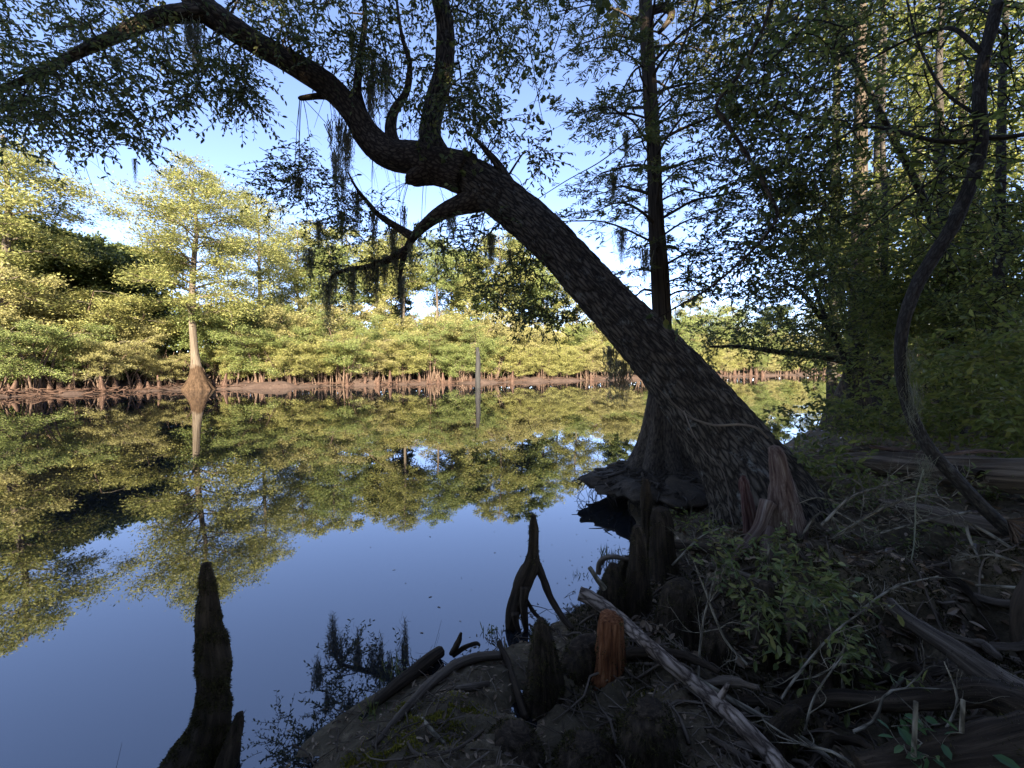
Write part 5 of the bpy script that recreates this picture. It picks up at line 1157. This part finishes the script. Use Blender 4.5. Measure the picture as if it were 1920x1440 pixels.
for k, (px, py, d, lab) in enumerate([(1650, 780, 6.2, 'bushy understorey shrub left of the S-curve foot'), (1780, 740, 5.2, 'bushy olive shrub right behind the S-curve foot'), (1880, 700, 4.6, 'bushy olive shrub at the right frame edge above the log'), (1700, 640, 7.5, 'taller understorey shrub seen between the sapling and the pale trunk'), (1850, 560, 6.5, 'taller understorey shrub in the bend of the sapling'), (1930, 800, 4.6, 'low shrub at the right frame edge just over the log')]):
    rng = np.random.default_rng(1200 + k); C = [(px + rng.normal() * 55, py + rng.normal() * 45, d + rng.normal() * .4) for _ in range(20)]
    shrub(lab, C, (px, 850, d), 20 + k, leafm='leaf_under', ll=.08, lw=.038, tw=11, L=.45, gap=.036)

# moss on the sapling, hanging strand with curls
for k, (px, py, d, l, wf, lab) in enumerate([(1705, 655, 2.86, .35, .9, 'pale moss fringe clinging right of the sapling at mid height'), (1712, 730, 2.84, .4, 1.0, 'curly moss tangle hanging along the right of the sapling bend'), (1735, 865, 2.8, .28, .9, 'curly moss tangle under the foot bend of the sapling')]):
    mb = strand_moss(np.random.default_rng(1300 + k), 34, l, .03, .0035, .05); o = mb.build('spanish_moss', M['hair_moss'], smooth=False); o.location = P(px, py, d); tag(o, lab, 'spanish moss')
rng = np.random.default_rng(1310); mb = MB(); pts = [P(a, b, d) for a, b, d in ((1732, 880, 2.75), (1718, 930, 2.72), (1716, 985, 2.68), (1712, 1035, 2.6), (1703, 1080, 2.55), (1697, 1150, 2.5), (1694, 1220, 2.46), (1690, 1285, 2.42))]
c = tube(mb, pts, (.004, .004, .003), 5, n=50, rough=.2, rng=rng)
for j in range(4, 50):
    for _ in range(2):
        a0 = rng.uniform(0, 2 * PI); R = rng.uniform(.015, .045); th = np.linspace(0, rng.uniform(2, 4.5), 8); ax = unit(np.array([math.cos(a0), math.sin(a0) * .6, 0])); q = c[j] + np.outer(R * (np.cos(th) - 1), -ax) + np.outer(R * np.sin(th), -UP)
        tube(mb, q, (.0022, .0012), 4, n=8, cap=False)
tag(mb.build('moss_strand', M['hair_moss']), 'single long curly moss strand dangling below the sapling to the lower right', 'spanish moss')
# dead palmetto fan
rng = np.random.default_rng(1320); b = P(1888, 975, 2.6); lv = Leaves(); m = 16; a = np.linspace(-.2, 1.6, m)
lv.add(np.repeat(b[None], m, 0), np.c_[np.cos(a) * .8, -np.full(m, .3), -np.sin(a)] + rng.normal(size=(m, 3)) * .12, np.array([0, -1, .6]), rng.uniform(.1, .2, m), .016)
M['rust'] = leaf_mat('rust_frond', (.06, .035, .02), (.12, .07, .04), (.2, .13, .085), trans=.2); tag(lv.build('dead_frond', M['rust']), 'withered rust brown frond on the bank at the right edge', 'frond')

# dark sedge and sprigs at the shore
for k, (px, py, h, lab) in enumerate([(1140, 1060, .22, 'dark sedge tuft with brown spikes at the water edge below the root mat'), (700, 1345, .10, 'small dark sprig in the shallow water beside the driftwood log'), (745, 1268, .12, 'thin reed stems at the end of the driftwood log'), (920, 1190, .08, 'tiny weed sprig in the mud left of the stilted stump'), (1090, 1090, .1, 'thin weed sprig in the water left of the pale branch end')]):
    rng = np.random.default_rng(1400 + k); b = gpt(px, py); lv = Leaves(); m = 46 if k == 0 else 16
    lv.add(b + rng.normal(size=(m, 3)) * np.array([h * .35, h * .3, .0]), unit(UP + rng.normal(size=(m, 3)) * .28), rand_unit(rng, m), h * rng.uniform(.4, 1.1, m), .006)
    lv.add(b + rng.normal(size=(m, 3)) * np.array([h * .4, h * .3, h * .2]) + UP * h * .4, rand_unit(rng, m), rand_unit(rng, m), .018, .01)
    tag(lv.build('sedge', M['leaf_oak']), lab, None, kind='stuff')

# ------------------------------------------------------------------ litter, ground moss, twigs (uncountable)
rng = np.random.default_rng(1500)
def scatter(n, x0, x1, y0, y1, smin=.06, f=None):
    x = rng.uniform(x0, x1, n); y = y0 + (y1 - y0) * rng.random(n) ** 1.5; s = land_sd(x, y); k = s > smin
    if f is not None: k &= f(x, y)
    x, y = x[k], y[k]; return np.c_[x, y, gz(x, y)]
lv = Leaves()
q = scatter(9000, .6, 7, 2.3, 8, .25, lambda x, y: x > .22 * y); m = len(q); sz = rng.uniform(.5, 1.3, m)
lv.add(q + np.c_[np.zeros((m, 2)), rng.uniform(.003, .03, m)], unit(rng.normal(size=(m, 3)) * np.array([1, 1, .35])), unit(UP + rng.normal(size=(m, 3)) * .45), .062 * sz, .028 * sz)
q = scatter(7000, -1.1, 2.6, 1.2, 3.8, .02); m = len(q); sz = rng.uniform(.35, 1, m)
lv.add(q + UP * .004, unit(rng.normal(size=(m, 3)) * np.array([1, 1, .25])), unit(UP + rng.normal(size=(m, 3)) * .35), .045 * sz, .016 * sz)
q = scatter(9000, 3, 24, 5, 26, .3); m = len(q); sz = rng.uniform(.6, 1.3, m)
lv.add(q + UP * .02, unit(rng.normal(size=(m, 3)) * np.array([1, 1, .35])), unit(UP + rng.normal(size=(m, 3)) * .5), .12 * sz, .06 * sz)
tag(lv.build('leaf_litter', M['litter']), 'dry brown leaf litter over the near bank', 'litter', kind='stuff')
mb = MB(); q = np.vstack([scatter(2600, .3, 6, 1.2, 7, .15), scatter(1300, -1.1, 1.6, 1.2, 3.6, .015)])
for p in q:
    a = rng.uniform(0, 2 * PI); l = rng.uniform(.05, .24); d = np.array([math.cos(a), math.sin(a), rng.normal() * .2]) * l
    tube(mb, [p - d * .5 + UP * .008, p + rng.normal(size=3) * l * .08 + UP * .014, p + d * .5 + UP * .012], (rng.uniform(.0015, .006), .0015), 4, n=4, cap=False)
tag(mb.build('twig_litter', M['wood_dead']), 'small broken twigs strewn over the bank', 'twigs', kind='stuff')
lv = Leaves()
for px, py, rx, ry, n in ((822, 1340, .2, .13, 2600), (726, 1415, .16, .1, 2600), (660, 1432, .07, .05, 700), (880, 1335, .09, .06, 700), (1115, 1235, .12, .1, 1500), (1205, 1330, .1, .08, 900), (760, 1330, .07, .05, 500)):
    c = gpt(px, py); x = c[0] + rng.normal(size=n) * rx * .5; y = c[1] + rng.normal(size=n) * ry * .6; k = fbm(x, y, 40, 5, 3) > -.35; x, y = x[k], y[k]; m = len(x); sz = rng.uniform(.5, 1.3, m)
    lv.add(np.c_[x, y, gz(x, y)], unit(UP + rng.normal(size=(m, 3)) * .7), rand_unit(rng, m), .014 * sz, .006 * sz)
tag(lv.build('ground_moss', M['moss_bright'], None, shape='dia'), 'yellow green moss patches on the mud', 'moss', kind='stuff')
lv = Leaves(); q = scatter(120000, .2, 3.6, .9, 3.4, .12, lambda x, y: (fbm(x, y, 41, 1.4, 4) > -.25) & (x > .1 + .1 * y)); m = len(q); sz = rng.uniform(.5, 1.4, m)
lv.add(q, unit(UP + rng.normal(size=(m, 3)) * .8), rand_unit(rng, m), .026 * sz, .007 * sz)
tag(lv.build('bank_moss', M['moss'], None, shape='blade'), 'dark moss carpet on the bank and hollows', 'moss', kind='stuff')
# more roots lacing the hollows at lower right, and the shoreline clutter
RL = [('left end of the hollow', 1330, 1300), ('middle of the hollow', 1430, 1330), ('foot of the dense shrub', 1520, 1290), ('bottom edge near the pale branch', 1420, 1420), ('bottom edge left of the seedlings', 1580, 1420),
      ('foot of the moss strand', 1690, 1270), ('shadow below the level root', 1800, 1240), ('right edge above the corner', 1890, 1300), ('bank lip below the log', 1760, 1090), ('bank lip right of the dangling twig', 1880, 1120),
      ('hollow behind the orange stump', 1230, 1240), ('mud below the root mat', 1290, 1030)]
rng = np.random.default_rng(1700)
for k, (lab, px, py) in enumerate(RL):
    d = gpt(px, py)[1]; a = rng.uniform(-.6, .6); l = rng.uniform(60, 120); w0 = rng.uniform(16, 32)
    pts = [(px - l * math.cos(a), py - l * math.sin(a) * .5, d + .25, w0 * .6), (px - l * .3, py - 14 + rng.normal() * 12, d + .05, w0), (px + l * .4, py - 10 + rng.normal() * 14, d - .05, w0 * .9), (px + l * math.cos(a), py + l * math.sin(a) * .6 + 20, d - .18, w0 * .5)]
    root('thin gnarled root in the ' + lab, pts, mat='knee' if k % 3 else 'wood_dead', moss=500, seed=60 + k, seg=10)
# flecks floating on the water near the bank
rng = np.random.default_rng(1800); x = rng.uniform(-1.6, 1.4, 900); y = rng.uniform(1.6, 6.5, 900); sdw = land_sd(x, y); k = (sdw < -.03) & (rng.random(900) < np.exp(sdw * 2.2) * .5); x, y = x[k], y[k]; m = len(x)
lv = Leaves(); lv.add(np.c_[x, y, np.full(m, .003)], unit(rng.normal(size=(m, 3)) * np.array([1, 1, 0])), np.repeat(UP[None], m, 0), rng.uniform(.008, .035, m), rng.uniform(.005, .013, m))
tag(lv.build('floating_leaves', M['litter'], None, curl=0, fold=0), 'bits of leaf floating on the water near the bank', 'debris', kind='stuff')

# low sprigs and fallen twigs covering the bank between the pale stump and the log
for k, (px, py, d, lab) in enumerate([(1530, 900, 3.7, 'low sprig mat right of the pale stump at the trunk foot'), (1600, 950, 3.3, 'low leafy sprigs in the litter below the ground shrub'), (1690, 935, 3.3, 'low leafy sprigs left of the hanging moss strand'), (1640, 1030, 2.7, 'sparse green sprigs in front of the bare twig tangle'),
                                      (1790, 1010, 2.8, 'sparse green sprigs right of the hanging moss strand'), (1870, 930, 3.3, 'low sprigs in front of the hollow log at right'), (1330, 985, 3.2, 'low sprigs at the little pool left of the pale stump root'), (1720, 850, 4.2, 'green sprigs draped over the hollow log beside the sapling')]):
    rng = np.random.default_rng(1900 + k); g = gpt(px, py); d = g[1] - .05
    C = [(px + rng.normal() * 42, py - 8 + rng.normal() * 16, d + rng.normal() * .12) for _ in range(9)]
    shrub(lab, C, (px, py + 12, d), 40 + k, leafm='leaf_shrub' if k % 2 else 'leaf_under', ll=.05, lw=.022, tw=5, L=.16, gap=.026)
for k, (lab, pts) in enumerate([('fallen bare twig spray across the litter right of the pale stump', [(1540, 985, 2.9, 6), (1600, 930, 3.0, 5), (1680, 905, 3.1, 3)]), ('fallen bare twig spray at the foot of the log', [(1820, 960, 3.0, 6), (1740, 975, 3.0, 5), (1650, 1000, 2.9, 3)]),
                                ('bare twig spray over the hollow below the moss strand', [(1620, 1140, 2.3, 5), (1680, 1100, 2.35, 4), (1760, 1080, 2.4, 2)]), ('bare twig spray crossing the mud beside the driftwood log', [(880, 1300, 2.25, 4), (820, 1310, 2.2, 3), (770, 1330, 2.15, 2)]),
                                ('bare twig spray below the root mat by the pool', [(1260, 1060, 3.0, 4), (1310, 1010, 3.05, 4), (1360, 985, 3.1, 2)]), ('bare twig spray at the right edge above the hollow', [(1920, 1060, 2.5, 5), (1860, 1040, 2.55, 4), (1800, 1050, 2.6, 2)])]):
    dead_branch(lab, pts, 30 + k, n1=8, spread=.9)

rng = np.random.default_rng(2100); mb = MB()
for p in scatter(420, .35, 3.4, 1.25, 4.6, .1, lambda x, y: x > .12 * y + .1):
    a = rng.uniform(0, 2 * PI); l = rng.uniform(.12, .5); d = np.array([math.cos(a), math.sin(a), 0]) * l; q = []
    for f in np.linspace(-.5, .5, 5):
        w_ = p + d * f + rng.normal(size=3) * l * .07; w_[2] = gz(w_[0], w_[1])[0] + .012 + .1 * l * (1 - 4 * f * f) * rng.uniform(0, 1); q.append(w_)
    tube(mb, q, (rng.uniform(.004, .013), .003), 5, n=9)
tag(mb.build('root_tangle', M['wood_dead']), 'lacework of thin surface roots over the dark bank', 'roots', kind='stuff')
